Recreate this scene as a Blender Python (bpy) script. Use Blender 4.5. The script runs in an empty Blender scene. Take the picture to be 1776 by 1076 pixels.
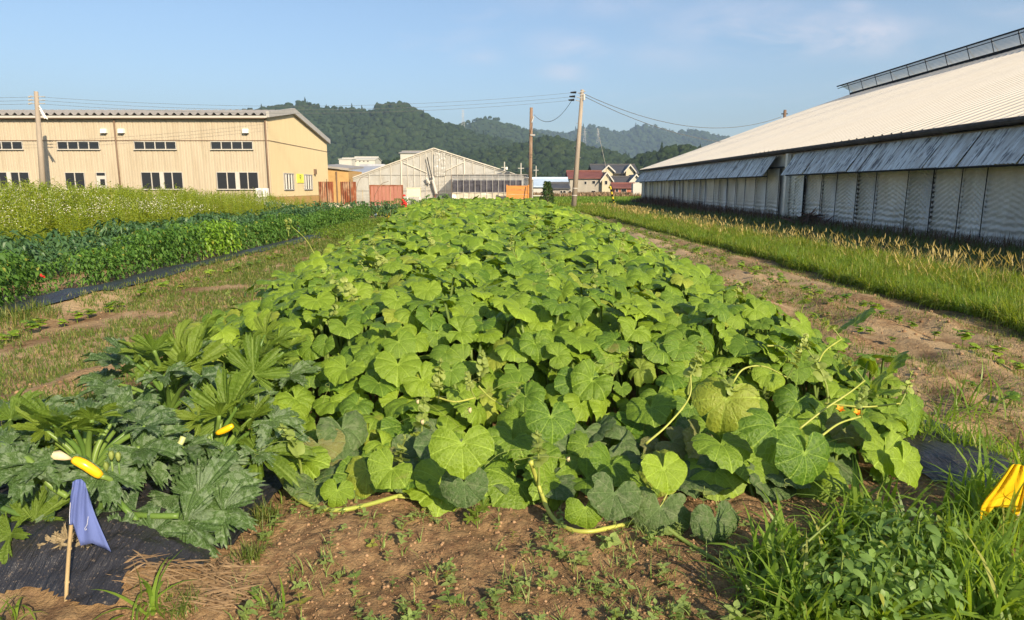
import bpy, math, random
import numpy as np
from mathutils import Vector, Matrix, noise
rng = np.random.default_rng(7)
random.seed(7)
R = math.radians
D = bpy.data
SC = bpy.context.scene
COL = SC.collection
# ------------------------------------------------------------------ camera
PITCH = math.atan(212 / 1184)
CP, SP = math.cos(PITCH), math.sin(PITCH)
cam = D.cameras.new('camera')
cam.sensor_width = 36.0
cam.lens = 24.0
cam.clip_start = 0.05
cam.clip_end = 9000
camo = D.objects.new('camera', cam)
COL.objects.link(camo)
camo.location = (0, 0, 1.6)
camo.rotation_euler = (math.pi / 2 - PITCH, 0, 0)
SC.camera = camo
# ------------------------------------------------------------------ light
SUN_HEAD = R(31.5)      # light travels this far left of +Y
SUN_EL = R(27)
w = D.worlds.new('World')
SC.world = w
w.use_nodes = True
nt = w.node_tree
bg = nt.nodes['Background']
sky = nt.nodes.new('ShaderNodeTexSky')
sky.sky_type = 'NISHITA'
sky.sun_disc = False
sky.sun_elevation = SUN_EL
sky.sun_rotation = math.pi - SUN_HEAD
sky.altitude = 50
sky.air_density = 1.0
sky.dust_density = 1.2
sky.ozone_density = 2.6
bg.inputs['Strength'].default_value = 0.088
# thin high cloud, part of the sky itself
tc = nt.nodes.new('ShaderNodeTexCoord')
sep = nt.nodes.new('ShaderNodeSeparateXYZ')
nt.links.new(tc.outputs['Generated'], sep.inputs[0])
def wm(op, a, b=None, c=None, clamp=False):
    m = nt.nodes.new('ShaderNodeMath'); m.operation = op; m.use_clamp = clamp
    for i, v in enumerate((a, b, c)):
        if v is None: continue
        if isinstance(v, (int, float)): m.inputs[i].default_value = v
        else: nt.links.new(v, m.inputs[i])
    return m.outputs[0]
zc = wm('MAXIMUM', sep.outputs['Z'], 0.02)
zc = wm('ADD', zc, 0.10)
cmb = nt.nodes.new('ShaderNodeCombineXYZ')
nt.links.new(wm('DIVIDE', sep.outputs['X'], zc), cmb.inputs[0])
nt.links.new(wm('DIVIDE', sep.outputs['Y'], zc), cmb.inputs[1])
cn = nt.nodes.new('ShaderNodeTexNoise')
cn.inputs['Scale'].default_value = 1.15
cn.inputs['Detail'].default_value = 7
cn.inputs['Roughness'].default_value = 0.55
cn.inputs['Distortion'].default_value = 0.5
mp = nt.nodes.new('ShaderNodeMapping')
mp.inputs['Location'].default_value = (3.1, 1.4, 0.0)
mp.inputs['Scale'].default_value = (1.0, 0.8, 1.0)
nt.links.new(cmb.outputs[0], mp.inputs[0])
nt.links.new(mp.outputs[0], cn.inputs['Vector'])
cl = wm('MULTIPLY', wm('SUBTRACT', cn.outputs[0], 0.60, clamp=True), 1.2, clamp=True)
# wisps: direction (x/y, z/y) of centre, half sizes, strength
yp = wm('MAXIMUM', sep.outputs['Y'], 0.05)
uu, vv_ = wm('DIVIDE', sep.outputs['X'], yp), wm('DIVIDE', sep.outputs['Z'], yp)
wn = nt.nodes.new('ShaderNodeTexNoise'); wn.inputs['Scale'].default_value = 7.0; wn.inputs['Detail'].default_value = 8; wn.inputs['Roughness'].default_value = .62; wn.inputs['Distortion'].default_value = .4
cm2 = nt.nodes.new('ShaderNodeCombineXYZ'); nt.links.new(uu, cm2.inputs[0]); nt.links.new(wm('MULTIPLY', vv_, 2.6), cm2.inputs[1]); nt.links.new(cm2.outputs[0], wn.inputs['Vector'])
wnn = wm('MULTIPLY', wm('SUBTRACT', wn.outputs[0], .34, clamp=True), 2.6, clamp=True)
for px_, py_, su, sv, am in ((1430, 62, .14, .026, 1.0), (1290, 50, .10, .035, .6), (985, 80, .05, .018, .7), (985, 122, .034, .013, .75), (830, 98, .03, .012, .4), (1480, 14, .03, .010, .45), (1180, 95, .09, .020, .25), (1050, 5, .12, .02, .30), (1765, 10, .06, .02, .45), (1620, 90, .10, .02, .2)):
    v_ = (538 - py_) / 1184; dy_ = CP + v_ * SP; u0, v0 = (px_ - 888) / 1184 / dy_, (-SP + v_ * CP) / dy_
    e_ = wm('ADD', wm('POWER', wm('ABSOLUTE', wm('DIVIDE', wm('SUBTRACT', uu, u0), su)), 2.0), wm('POWER', wm('ABSOLUTE', wm('DIVIDE', wm('SUBTRACT', vv_, v0), sv)), 2.0))
    cl = wm('MAXIMUM', cl, wm('MULTIPLY', wm('MULTIPLY', wm('EXPONENT', wm('MULTIPLY', e_, -1.0), 0.0), wnn), am))
mx = nt.nodes.new('ShaderNodeMix'); mx.data_type = 'RGBA'
nt.links.new(cl, mx.inputs[0])
nt.links.new(sky.outputs[0], mx.inputs[6])
mx.inputs[7].default_value = (6.6, 6.0, 6.3, 1)
nt.links.new(mx.outputs[2], bg.inputs[0])

sun = D.lights.new('sun', 'SUN')
sun.energy = 5.0
sun.angle = R(0.5)
sun.color = (1.0, 0.83, 0.60)
suno = D.objects.new('sun', sun)
COL.objects.link(suno)
ldir = Vector((-math.sin(SUN_HEAD) * math.cos(SUN_EL), math.cos(SUN_HEAD) * math.cos(SUN_EL), -math.sin(SUN_EL)))
suno.rotation_euler = ldir.to_track_quat('-Z', 'Y').to_euler()
TOSUN = np.array(-ldir)
vs = SC.view_settings
vs.view_transform = 'Standard'
vs.look = 'None'
vs.gamma = 1.0
vs.use_curve_mapping = False
vs.exposure = 1.0
SC.render.engine = 'CYCLES'
SC.cycles.max_bounces = 6
SC.cycles.diffuse_bounces = 3
SC.cycles.glossy_bounces = 2
SC.cycles.transmission_bounces = 4
SC.cycles.transparent_max_bounces = 10
SC.cycles.volume_bounces = 0
SC.cycles.sample_clamp_indirect = 6
SC.cycles.use_denoising = True

# ------------------------------------------------------------------ helpers
def PT(px, py, Y):
    """world point seen at photo pixel (px, py) on the plane y = Y"""
    x = (px - 888) / 1184; v = (538 - py) / 1184
    d = (x, CP + v * SP, -SP + v * CP); t = Y / d[1]
    return Vector((d[0] * t, Y, 1.6 + d[2] * t))
def GR(px, py, z=0.0):
    x = (px - 888) / 1184; v = (538 - py) / 1184
    d = (x, CP + v * SP, -SP + v * CP); t = (z - 1.6) / d[2]
    return Vector((d[0] * t, d[1] * t, z))
def PX(p):
    """pixel of a world point"""
    x, y, z = p[0], p[1], p[2] - 1.6
    dep = y * CP - z * SP
    return 888 + 1184 * x / dep, 538 - 1184 * (y * SP + z * CP) / dep

class NT:
    def __init__(s, name):
        s.m = D.materials.new(name); s.m.use_nodes = True
        s.t = s.m.node_tree; s.p = s.t.nodes['Principled BSDF']; s.out = s.t.nodes['Material Output']
    def n(s, typ, ins=None, **kw):
        nd = s.t.nodes.new(typ)
        for k, v in kw.items(): setattr(nd, k, v)
        for k, v in (ins or {}).items(): s.set(nd.inputs[k], v)
        return nd
    def set(s, sock, v):
        if hasattr(v, 'is_output') or isinstance(v, bpy.types.NodeSocket): s.t.links.new(v, sock)
        elif isinstance(v, (tuple, list)) and len(v) == 3 and sock.type == 'RGBA': sock.default_value = (*v, 1)
        else: sock.default_value = v
    def math(s, op, a, b=0.0, c=None, clamp=False):
        nd = s.n('ShaderNodeMath', operation=op, use_clamp=clamp)
        s.set(nd.inputs[0], a); s.set(nd.inputs[1], b)
        if c is not None: s.set(nd.inputs[2], c)
        return nd.outputs[0]
    def mix(s, f, a, b, blend='MIX'):
        nd = s.n('ShaderNodeMix', data_type='RGBA', blend_type=blend)
        s.set(nd.inputs[0], f); s.set(nd.inputs[6], a); s.set(nd.inputs[7], b)
        return nd.outputs[2]
    def noise(s, scale, detail=4, rough=.55, vec=None, dist=0.0, out=0):
        nd = s.n('ShaderNodeTexNoise', {'Scale': scale, 'Detail': detail, 'Roughness': rough, 'Distortion': dist})
        if vec is not None: s.set(nd.inputs['Vector'], vec)
        return nd.outputs[out]
    def ramp(s, f, pts):
        nd = s.n('ShaderNodeValToRGB'); s.set(nd.inputs[0], f); e = nd.color_ramp.elements
        while len(e) < len(pts): e.new(0.5)
        for i, (p, c) in enumerate(pts):
            e[i].position = p
            e[i].color = (c, c, c, 1) if isinstance(c, (int, float)) else (*c, 1)
        return nd.outputs[0]
    def attr(s, name): return s.n('ShaderNodeAttribute', attribute_name=name)
    def obj(s): return s.n('ShaderNodeTexCoord').outputs['Object']
    def pos(s): return s.n('ShaderNodeNewGeometry').outputs['Position']
    def vmap(s, vec, scale=(1, 1, 1), loc=(0, 0, 0), rot=(0, 0, 0)):
        return s.n('ShaderNodeMapping', {'Vector': vec, 'Scale': scale, 'Location': loc, 'Rotation': rot}).outputs[0]
    def bump(s, h, strength=.5, dist=.02):
        b = s.n('ShaderNodeBump', {'Height': h, 'Strength': strength, 'Distance': dist})
        s.set(s.p.inputs['Normal'], b.outputs[0]); return b.outputs[0]
    def base(s, c): s.set(s.p.inputs['Base Color'], c)
    def rough(s, r): s.set(s.p.inputs['Roughness'], r)
    def spec(s, v): s.set(s.p.inputs['Specular IOR Level'], v)

def simple(name, col, rough=.6, var=.15, scale=6.0, metal=0.0, spec=.3, bump=0.0, bscale=40, stain=None, stretch=(1, 1, 1)):
    k = NT(name)
    v = k.vmap(k.pos(), stretch)
    f = k.noise(scale, 6, .6, v)
    dark = tuple(c * (1 - var) for c in col); lite = tuple(min(1, c * (1 + var)) for c in col)
    c = k.mix(k.ramp(f, [(.3, 0.0), (.7, 1.0)]), dark, lite)
    if stain:
        f2 = k.noise(scale * .6, 8, .65, k.vmap(k.pos(), stretch, (5, 3, 1)), .4)
        c = k.mix(k.ramp(f2, [(.48, 0.0), (.66, .8)]), c, stain)
    k.base(c); k.rough(rough); k.spec(spec); k.set(k.p.inputs['Metallic'], metal)
    if bump: k.bump(k.noise(bscale, 5, .6, k.pos()), bump, .01)
    return k.m

def plant_mat(name, a, b, yellow=(.3, .28, .04), yamt=.06, trans=.35, veins=0.0, rough=.5, mottle=None, mott_amt=0.0, tcol=None, spec=.35, netscale=9.0):
    """leaf material; per-leaf variation from the 'rnd' attribute (baked) plus the object's random"""
    k = NT(name)
    rnd = k.attr('rnd').outputs['Fac']
    orn = k.n('ShaderNodeObjectInfo').outputs['Random']
    r = k.math('FRACT', k.math('ADD', rnd, orn))
    c = k.mix(r, a, b)
    r2 = k.math('FRACT', k.math('MULTIPLY', r, 17.3))
    c = k.mix(k.math('MULTIPLY', k.math('GREATER_THAN', r2, 1 - yamt), .75), c, yellow)
    wn = k.noise(5.0, 3, .5, k.pos())
    c = k.mix(k.ramp(wn, [(.3, .35), (.7, 0.0)]), c, tuple(x * .6 for x in a))
    if veins:
        uv = k.n('ShaderNodeUVMap').outputs[0]
        vd = k.attr('vd').outputs['Fac']
        vm = k.ramp(vd, [(0.0, 1.0), (.75, 0.0)])
        vo = k.n('ShaderNodeTexVoronoi', {'Vector': uv, 'Scale': netscale}, feature='DISTANCE_TO_EDGE')
        net = k.ramp(vo.outputs['Distance'], [(0.0, 1.0), (.10, 0.0)])
        vein_c = k.mix(.5, c, tuple(min(1, x * 2.2 + .07) for x in b))
        if mottle:
            mn = k.noise(4.5, 4, .6, uv, .8)
            spots = k.ramp(mn, [(.5, 0.0), (.58, 1.0)])
            near = k.ramp(vd, [(0.0, .9), (1.0, .35)])
            amt = k.math('MULTIPLY', k.math('MULTIPLY', spots, near), mott_amt)
            c = k.mix(amt, c, mottle)
            net2 = k.n('ShaderNodeTexNoise', {'Vector': uv, 'Scale': 55.0, 'Detail': 3.0})
            c = k.mix(k.math('MULTIPLY', k.ramp(net2.outputs[0], [(.56, 0.0), (.66, 1.0)]), .5 * mott_amt), c, mottle)
        c = k.mix(k.math('MULTIPLY', net, .28), c, vein_c)
        c = k.mix(k.math('MULTIPLY', vm, veins), c, vein_c)
        bn_ = k.noise(2.3, 6, .7, k.pos(), .3)
        c = k.mix(k.ramp(bn_, [(.66, 0.0), (.72, .55)]), c, (.20, .15, .05))
        h = k.math('SUBTRACT', k.math('MULTIPLY', vo.outputs['Distance'], 1.2), k.math('MULTIPLY', vm, .25))
        nz = k.noise(26, 3, .6, uv)
        bn = k.bump(k.math('ADD', h, k.math('MULTIPLY', nz, .5)), .55, .012)
    k.base(c); k.rough(rough); k.spec(spec)
    tr = k.n('ShaderNodeBsdfTranslucent')
    k.set(tr.inputs[0], k.mix(.75, c, tcol or (b[0] * 2.2, b[1] * 2.0, b[2] * .8)))
    ms = k.n('ShaderNodeMixShader')
    k.set(ms.inputs[0], trans)
    k.t.links.new(k.p.outputs[0], ms.inputs[1]); k.t.links.new(tr.outputs[0], ms.inputs[2])
    k.t.links.new(ms.outputs[0], k.out.inputs[0])
    return k.m

def tag(o, label=None, cat=None, group=None, kind=None):
    if label: o['label'] = label
    if cat: o['category'] = cat
    if group: o['group'] = group
    if kind: o['kind'] = kind
    return o
def empty(name, loc=(0, 0, 0), rz=0.0):
    o = D.objects.new(name, None); COL.objects.link(o)
    o.location = loc; o.rotation_euler = (0, 0, rz); o.empty_display_size = .1
    return o
def link(name, me, mat=None, parent=None):
    o = D.objects.new(name, me); COL.objects.link(o)
    if mat is not None and not me.materials: me.materials.append(mat)
    if parent is not None: o.parent = parent
    return o
def kids(o): return [c for c in ALLKIDS.get(o.name, [])]
def copy_tree(o, parent=None):
    c = o.copy(); COL.objects.link(c)
    if parent is not None: c.parent = parent
    for ch in list(o.children): copy_tree(ch, c)
    return c

def mesh_np(name, V, F, smooth=False, attrs=None, uv=None):
    """V (n,3); F (m,3) or (m,4)"""
    V = np.asarray(V, dtype=np.float32); F = np.asarray(F, dtype=np.int32)
    me = D.meshes.new(name)
    k = F.shape[1]
    me.vertices.add(len(V)); me.vertices.foreach_set('co', V.ravel())
    me.loops.add(F.size); me.loops.foreach_set('vertex_index', F.ravel())
    me.polygons.add(len(F))
    me.polygons.foreach_set('loop_start', np.arange(0, F.size, k, dtype=np.int32))
    me.polygons.foreach_set('loop_total', np.full(len(F), k, dtype=np.int32))
    if smooth: me.polygons.foreach_set('use_smooth', np.ones(len(F), dtype=bool))
    me.update(calc_edges=True)
    for an, av in (attrs or {}).items():
        a = me.attributes.new(an, 'FLOAT', 'POINT'); a.data.foreach_set('value', np.asarray(av, dtype=np.float32))
    if uv is not None:
        l = me.uv_layers.new(name='UVMap'); l.data.foreach_set('uv', np.asarray(uv, dtype=np.float32)[F.ravel()].ravel())
    return me

def tri(F):
    F = np.asarray(F)
    if F.shape[1] == 3: return F
    return np.concatenate([F[:, [0, 1, 2]], F[:, [0, 2, 3]]])

class Bake:
    """many transformed copies of small templates as one mesh (uncountable stuff)"""
    def __init__(s): s.V, s.F, s.A, s.n, s.vd, s.uv = [], [], [], 0, [], []
    def add(s, T, M, rnd=None):
        V, F = T['V'], tri(T['F']); M = np.asarray(M, dtype=np.float32)
        if len(M) == 0: return
        N, nv = len(M), len(V)
        W = np.einsum('nij,vj->nvi', M[:, :3, :3], V) + M[:, None, :3, 3]
        s.V.append(W.reshape(-1, 3))
        s.F.append((F[None] + (np.arange(N) * nv)[:, None, None]).reshape(-1, 3) + s.n)
        if rnd is None: rnd = rng.random(N)
        s.A.append(np.repeat(rnd, nv))
        s.vd.append(np.tile(T.get('vd', np.ones(nv)), N))
        s.uv.append(np.tile(T.get('uv', V[:, :2]), (N, 1)))
        s.n += N * nv
    def build(s, name, mat, parent=None, smooth=True):
        me = mesh_np(name, np.concatenate(s.V), np.concatenate(s.F), smooth,
                     {'rnd': np.concatenate(s.A), 'vd': np.concatenate(s.vd)}, np.concatenate(s.uv))
        return link(name, me, mat, parent)

def mats(pos, yaw, pitch=None, roll=None, scale=None):
    """stack of 4x4: T * Rz(yaw) * Rx(pitch) * Ry(roll) * S"""
    pos = np.asarray(pos, dtype=float).reshape(-1, 3); n = len(pos)
    if n == 0: return np.zeros((0, 4, 4))
    yaw = np.broadcast_to(yaw, n); pitch = np.broadcast_to(0.0 if pitch is None else pitch, n); roll = np.broadcast_to(0.0 if roll is None else roll, n)
    sc = np.ones((n, 3)) if scale is None else np.broadcast_to(np.asarray(scale, dtype=float).reshape(n if np.size(scale) > 1 else 1, -1), (n, 3))
    c, s_ = np.cos, np.sin
    Z = np.zeros((n, 3, 3)); Z[:, 0, 0] = c(yaw); Z[:, 0, 1] = -s_(yaw); Z[:, 1, 0] = s_(yaw); Z[:, 1, 1] = c(yaw); Z[:, 2, 2] = 1
    X = np.zeros((n, 3, 3)); X[:, 0, 0] = 1; X[:, 1, 1] = c(pitch); X[:, 1, 2] = -s_(pitch); X[:, 2, 1] = s_(pitch); X[:, 2, 2] = c(pitch)
    Yr = np.zeros((n, 3, 3)); Yr[:, 1, 1] = 1; Yr[:, 0, 0] = c(roll); Yr[:, 0, 2] = s_(roll); Yr[:, 2, 0] = -s_(roll); Yr[:, 2, 2] = c(roll)
    M = np.zeros((n, 4, 4)); M[:, :3, :3] = (Z @ X @ Yr) * sc[:, None, :]; M[:, :3, 3] = pos; M[:, 3, 3] = 1
    return M

def frames(pos, normal, tip, scale):
    """stack of 4x4 with local z = normal and local y close to tip"""
    n = normal / np.linalg.norm(normal, axis=1, keepdims=True)
    y = tip - n * np.sum(tip * n, axis=1, keepdims=True)
    y /= np.linalg.norm(y, axis=1, keepdims=True) + 1e-9
    x = np.cross(y, n)
    M = np.zeros((len(n), 4, 4)); sc = np.broadcast_to(np.asarray(scale, float).reshape(-1, 1), (len(n), 3))
    M[:, :3, 0] = x * sc; M[:, :3, 1] = y * sc; M[:, :3, 2] = n * sc; M[:, :3, 3] = pos; M[:, 3, 3] = 1
    return M

class MB:
    """boxes, tubes and sheets collected into one mesh"""
    def __init__(s): s.v, s.f = [], []
    def box(s, x0, x1, y0, y1, z0, z1):
        b = len(s.v)
        s.v += [(x0, y0, z0), (x1, y0, z0), (x1, y1, z0), (x0, y1, z0), (x0, y0, z1), (x1, y0, z1), (x1, y1, z1), (x0, y1, z1)]
        s.f += [tuple(b + i for i in q) for q in ((0, 3, 2, 1), (4, 5, 6, 7), (0, 1, 5, 4), (1, 2, 6, 5), (2, 3, 7, 6), (3, 0, 4, 7))]
        return s
    def poly(s, pts, ext=None):
        """a flat polygon, extruded along ext"""
        b = len(s.v); n = len(pts); s.v += [tuple(p) for p in pts]; s.f.append(tuple(range(b, b + n)))
        if ext is not None:
            e = Vector(ext); s.v += [tuple(Vector(p) + e) for p in pts]
            s.f.append(tuple(reversed(range(b + n, b + 2 * n))))
            for i in range(n): j = (i + 1) % n; s.f.append((b + j, b + i, b + n + i, b + n + j))
        return s
    def tube(s, pts, rad, seg=6, cap=True):
        pts = [Vector(p) for p in pts]; n = len(pts)
        rad = [rad] * n if isinstance(rad, (int, float)) else rad
        b = len(s.v); up = Vector((0, 0, 1))
        for i, p in enumerate(pts):
            t = (pts[min(i + 1, n - 1)] - pts[max(i - 1, 0)]).normalized()
            a = t.cross(up)
            if a.length < 1e-3: a = t.cross(Vector((1, 0, 0)))
            a.normalize(); c = t.cross(a)
            for k in range(seg):
                th = 2 * math.pi * k / seg
                s.v.append(tuple(p + (a * math.cos(th) + c * math.sin(th)) * rad[i]))
        for i in range(n - 1):
            for k in range(seg):
                k2 = (k + 1) % seg
                s.f.append((b + i * seg + k, b + i * seg + k2, b + (i + 1) * seg + k2, b + (i + 1) * seg + k))
        if cap:
            s.f.append(tuple(b + k for k in range(seg - 1, -1, -1))); s.f.append(tuple(b + (n - 1) * seg + k for k in range(seg)))
        return s
    def mesh(s, name, smooth=False):
        me = D.meshes.new(name); me.from_pydata(s.v, [], s.f); me.update()
        if smooth: me.polygons.foreach_set('use_smooth', [True] * len(me.polygons))
        return me
    def build(s, name, mat, parent=None, smooth=False):
        return link(name, s.mesh(name, smooth), mat, parent)

def spline(pts, n=8):
    """Catmull-Rom through pts"""
    P = [np.array(p, float) for p in pts]; P = [2 * P[0] - P[1]] + P + [2 * P[-1] - P[-2]]
    out = []
    for i in range(1, len(P) - 2):
        for k in range(n):
            t = k / n
            out.append(.5 * ((2 * P[i]) + (-P[i - 1] + P[i + 1]) * t + (2 * P[i - 1] - 5 * P[i] + 4 * P[i + 1] - P[i + 2]) * t * t + (-P[i - 1] + 3 * P[i] - 3 * P[i + 1] + P[i + 2]) * t ** 3))
    out.append(P[-2]); return out

def sstep(a, b, x):
    t = np.clip((x - a) / (b - a), 0, 1); return t * t * (3 - 2 * t)
def vnoise(x, y, s=1.0, seed=0):
    """cheap smooth value noise on arrays, 0..1"""
    x = np.asarray(x, float) * s + seed * 17.31; y = np.asarray(y, float) * s + seed * 9.17
    xi, yi = np.floor(x), np.floor(y); fx, fy = x - xi, y - yi
    fx = fx * fx * (3 - 2 * fx); fy = fy * fy * (3 - 2 * fy)
    h = lambda a, b: np.modf(np.abs(np.sin(a * 127.1 + b * 311.7 + seed * 74.7) * 43758.5453))[0]
    return (h(xi, yi) * (1 - fx) + h(xi + 1, yi) * fx) * (1 - fy) + (h(xi, yi + 1) * (1 - fx) + h(xi + 1, yi + 1) * fx) * fy
def fbm(x, y, s, o=4, seed=0):
    t = 0; a = .5
    for i in range(o): t = t + a * vnoise(x, y, s * 2 ** i, seed + i); a *= .5
    return t / (1 - .5 ** o)
# ================================================================== GROUND
def gz(x, y):
    x = np.asarray(x, float); y = np.asarray(y, float)
    near = np.exp(-np.maximum(0, np.hypot(x, y) - 12) / 10)
    h = (fbm(x, y, .9, 3, 3) - .5) * .10 * near + (fbm(x, y, 5.0, 3, 5) - .5) * .045 * near
    h = h + ((fbm(x, y, 12.0, 3, 8) - .5) * .036 + (fbm(x, y, 38.0, 2, 9) - .5) * .014) * np.exp(-np.maximum(0, np.hypot(x, y) - 5) / 3)
    # clods and wheel ruts on the bare strips
    right = sstep(2.6, 3.0, x) * (1 - sstep(5.4, 5.8, x)) * sstep(0, 5, y) * (1 - sstep(45, 60, y))
    h = h + right * (.035 * np.sin(x * 7.5 + 1.2 * fbm(x, y, .6, 2, 2)) + .13 * (fbm(x, y, 3.2, 4, 12) - .5))
    # low ridge of pale dry soil left of the courgettes
    rd = (x + 3.7) - (y - 5.2) * .35
    h = h + .07 * np.exp(-(rd / .18) ** 2) * sstep(3.8, 4.6, y) * (1 - sstep(6.0, 7.5, y))
    # mulched beds
    h = h + .13 * np.exp(-((x + 6.15) / .42) ** 4) * sstep(5.5, 6.2, y) * (1 - sstep(31, 33, y))
    h = h + .12 * np.exp(-((x - 2.5) / .34) ** 4) * sstep(2.2, 2.6, y) * (1 - sstep(4.3, 4.8, y))
    h = h + .16 * (1 - sstep(-1.75, -1.25, x + .35 * (y - 2.7))) * sstep(2.32, 2.75, y) * (1 - sstep(4.4, 5.0, y)) * sstep(-4.2, -3.4, x)
    return h
def gz1(x, y): return float(gz(np.array([x]), np.array([y]))[0])

def axis(lo, hi, step, grow, far):
    a = list(np.arange(lo, hi, step)); s = step; v = a[-1]
    while v < far: s *= grow; v += s; a.append(v)
    s = step; v = a[0]; b = []
    while v > -far: s *= grow; v -= s; b.append(v)
    return np.array(b[::-1] + a)
gx = axis(-3.0, 3.0, .019, 1.055, 3400); gy = axis(2.0, 4.2, .016, 1.045, 3400)
XX, YY = np.meshgrid(gx, gy)
ZZ = gz(XX, YY)
V = np.stack([XX.ravel(), YY.ravel(), ZZ.ravel()], 1)
nx_, ny_ = len(gx), len(gy)
ii = (np.arange(ny_ - 1)[:, None] * nx_ + np.arange(nx_ - 1)[None]).ravel()
F = np.stack([ii, ii + 1, ii + nx_ + 1, ii + nx_], 1)
k = NT('soil')
P = k.pos(); sp = k.n('ShaderNodeSeparateXYZ', {0: P}); X_, Y_ = sp.outputs[0], sp.outputs[1]
big = k.noise(.9, 5, .6, P); fine = k.noise(14, 6, .65, P); grit = k.noise(120, 3, .6, P)
c = k.mix(k.ramp(big, [(.35, 0.0), (.65, 1.0)]), (.215, .136, .066), (.355, .235, .120))
c = k.mix(k.ramp(fine, [(.38, .8), (.58, 0.0)]), c, (.125, .070, .038))
dry = k.noise(1.6, 7, .7, k.vmap(P, (1, .45, 1), (3, 1, 0)), .5)
rightm = k.math('MULTIPLY', k.ramp(k.math('ADD', X_, k.math('MULTIPLY', big, .8)), [(.0, 0.0), (1.0, 1.0)]), 1.0)
def band(v, lo, hi, soft):
    a = k.math('DIVIDE', k.math('SUBTRACT', v, lo - soft), 2 * soft, clamp=True)
    b = k.math('DIVIDE', k.math('SUBTRACT', v, hi - soft), 2 * soft, clamp=True)
    return k.math('SUBTRACT', a, b, clamp=True)
wob = k.math('ADD', X_, k.math('MULTIPLY', k.math('SUBTRACT', big, .5), 1.2))
drym = k.math('MULTIPLY', k.ramp(dry, [(.42, 0.0), (.58, 1.0)]), k.math('ADD', k.math('MULTIPLY', band(wob, 2.7, 5.6, .3), .7), k.math('MULTIPLY', band(wob, -8.0, -2.2, .5), .75)))
c = k.mix(drym, c, (.46, .34, .195))
c = k.mix(k.math('MULTIPLY', band(wob, 2.6, 4.7, .3), k.math('MULTIPLY', band(Y_, 14, 70, 4.0), .8)), c, (.46, .33, .20))
# moss / fine green film in the weedy strips
c = k.mix(k.math('MULTIPLY', band(wob, -60, -8.6, .6), .9), c, (.045, .055, .018))
c = k.mix(k.math('MULTIPLY', band(wob, 5.7, 14.5, .25), .9), c, (.05, .052, .02))
far = k.math('DIVIDE', k.math('SUBTRACT', Y_, 62.0), 10.0, clamp=True)
farfield = k.mix(k.ramp(k.noise(.02, 3, .5, P), [(.4, 0.0), (.6, 1.0)]), (.07, .12, .025), (.11, .14, .04))
c = k.mix(far, c, farfield)
c = k.mix(k.ramp(grit, [(.66, 0.0), (.72, .5)]), c, (.50, .38, .26))
k.base(c); k.rough(.95); k.spec(.12)
hb = k.math('ADD', k.math('MULTIPLY', k.noise(60, 5, .7, P), .7), k.math('MULTIPLY', k.noise(19, 4, .6, P), 1.2))
k.bump(hb, 1.0, .02)
M_soil = k.m
g = link('ground', mesh_np('ground', V, F, True), M_soil); tag(g, kind='structure', label='bare brown soil and field ground reaching to the hills')

# ================================================================== HILLS AND FOREST
M_hill = simple('hill_floor', (.03, .05, .018), .9, .3, .02, spec=.1)
def ico(sub):
    import bmesh
    b = bmesh.new(); bmesh.ops.create_icosphere(b, subdivisions=sub, radius=1.0)
    V = np.array([v.co[:] for v in b.verts]); F = np.array([[v.index for v in f.verts] for f in b.faces]); b.free(); return V, F
IV, IF = ico(2)
def crown_T(seed, rough=.28, flat=.85):
    d = np.array([noise.fractal(Vector(v) * 1.7 + Vector((seed * 7.7, 0, 0)), 1.0, 2.0, 3) for v in IV])
    V = IV * (1 + rough * d[:, None] * 1.6); V[:, 2] *= flat; V[:, 2] = np.maximum(V[:, 2], -.45)
    return {'V': V, 'F': IF}
CROWNS = [crown_T(i) for i in range(8)]
IV, IF = ico(1)
CROWNS_FAR = [crown_T(i, .2) for i in range(8)]
IV, IF = ico(2)
def conifer_T(seed):
    V, F = [], []; n = 9
    for L in range(5):
        z0 = L * .42 - .3; r = .62 * (1 - L / 5.6); b = len(V)
        for i in range(n):
            a = 2 * math.pi * i / n + L; rr = r * (1 + .25 * math.sin(seed * 3 + i * 2.1)); V.append((rr * math.cos(a), rr * math.sin(a), z0 - .1 * (i % 2)))
        V.append((0, 0, z0 + .75))
        for i in range(n): F.append((b + i, b + (i + 1) % n, b + n))
    return {'V': np.array(V), 'F': np.array(F)}
CONIF = [conifer_T(i) for i in range(3)]
k = NT('forest')
rnd = k.attr('rnd').outputs['Fac']
c = k.ramp(rnd, [(0, (.020, .040, .014)), (.45, (.033, .060, .018)), (.8, (.050, .080, .024)), (1, (.068, .092, .032))])
nn = k.noise(.55, 6, .7, k.pos())
c = k.mix(k.ramp(nn, [(.36, .75), (.6, 0.0)]), c, (.014, .027, .009))
k.base(c); k.rough(.8); k.spec(.15)
k.bump(k.noise(.9, 6, .75, k.pos()), 1.0, 2.2)
M_forest = k.m

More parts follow.
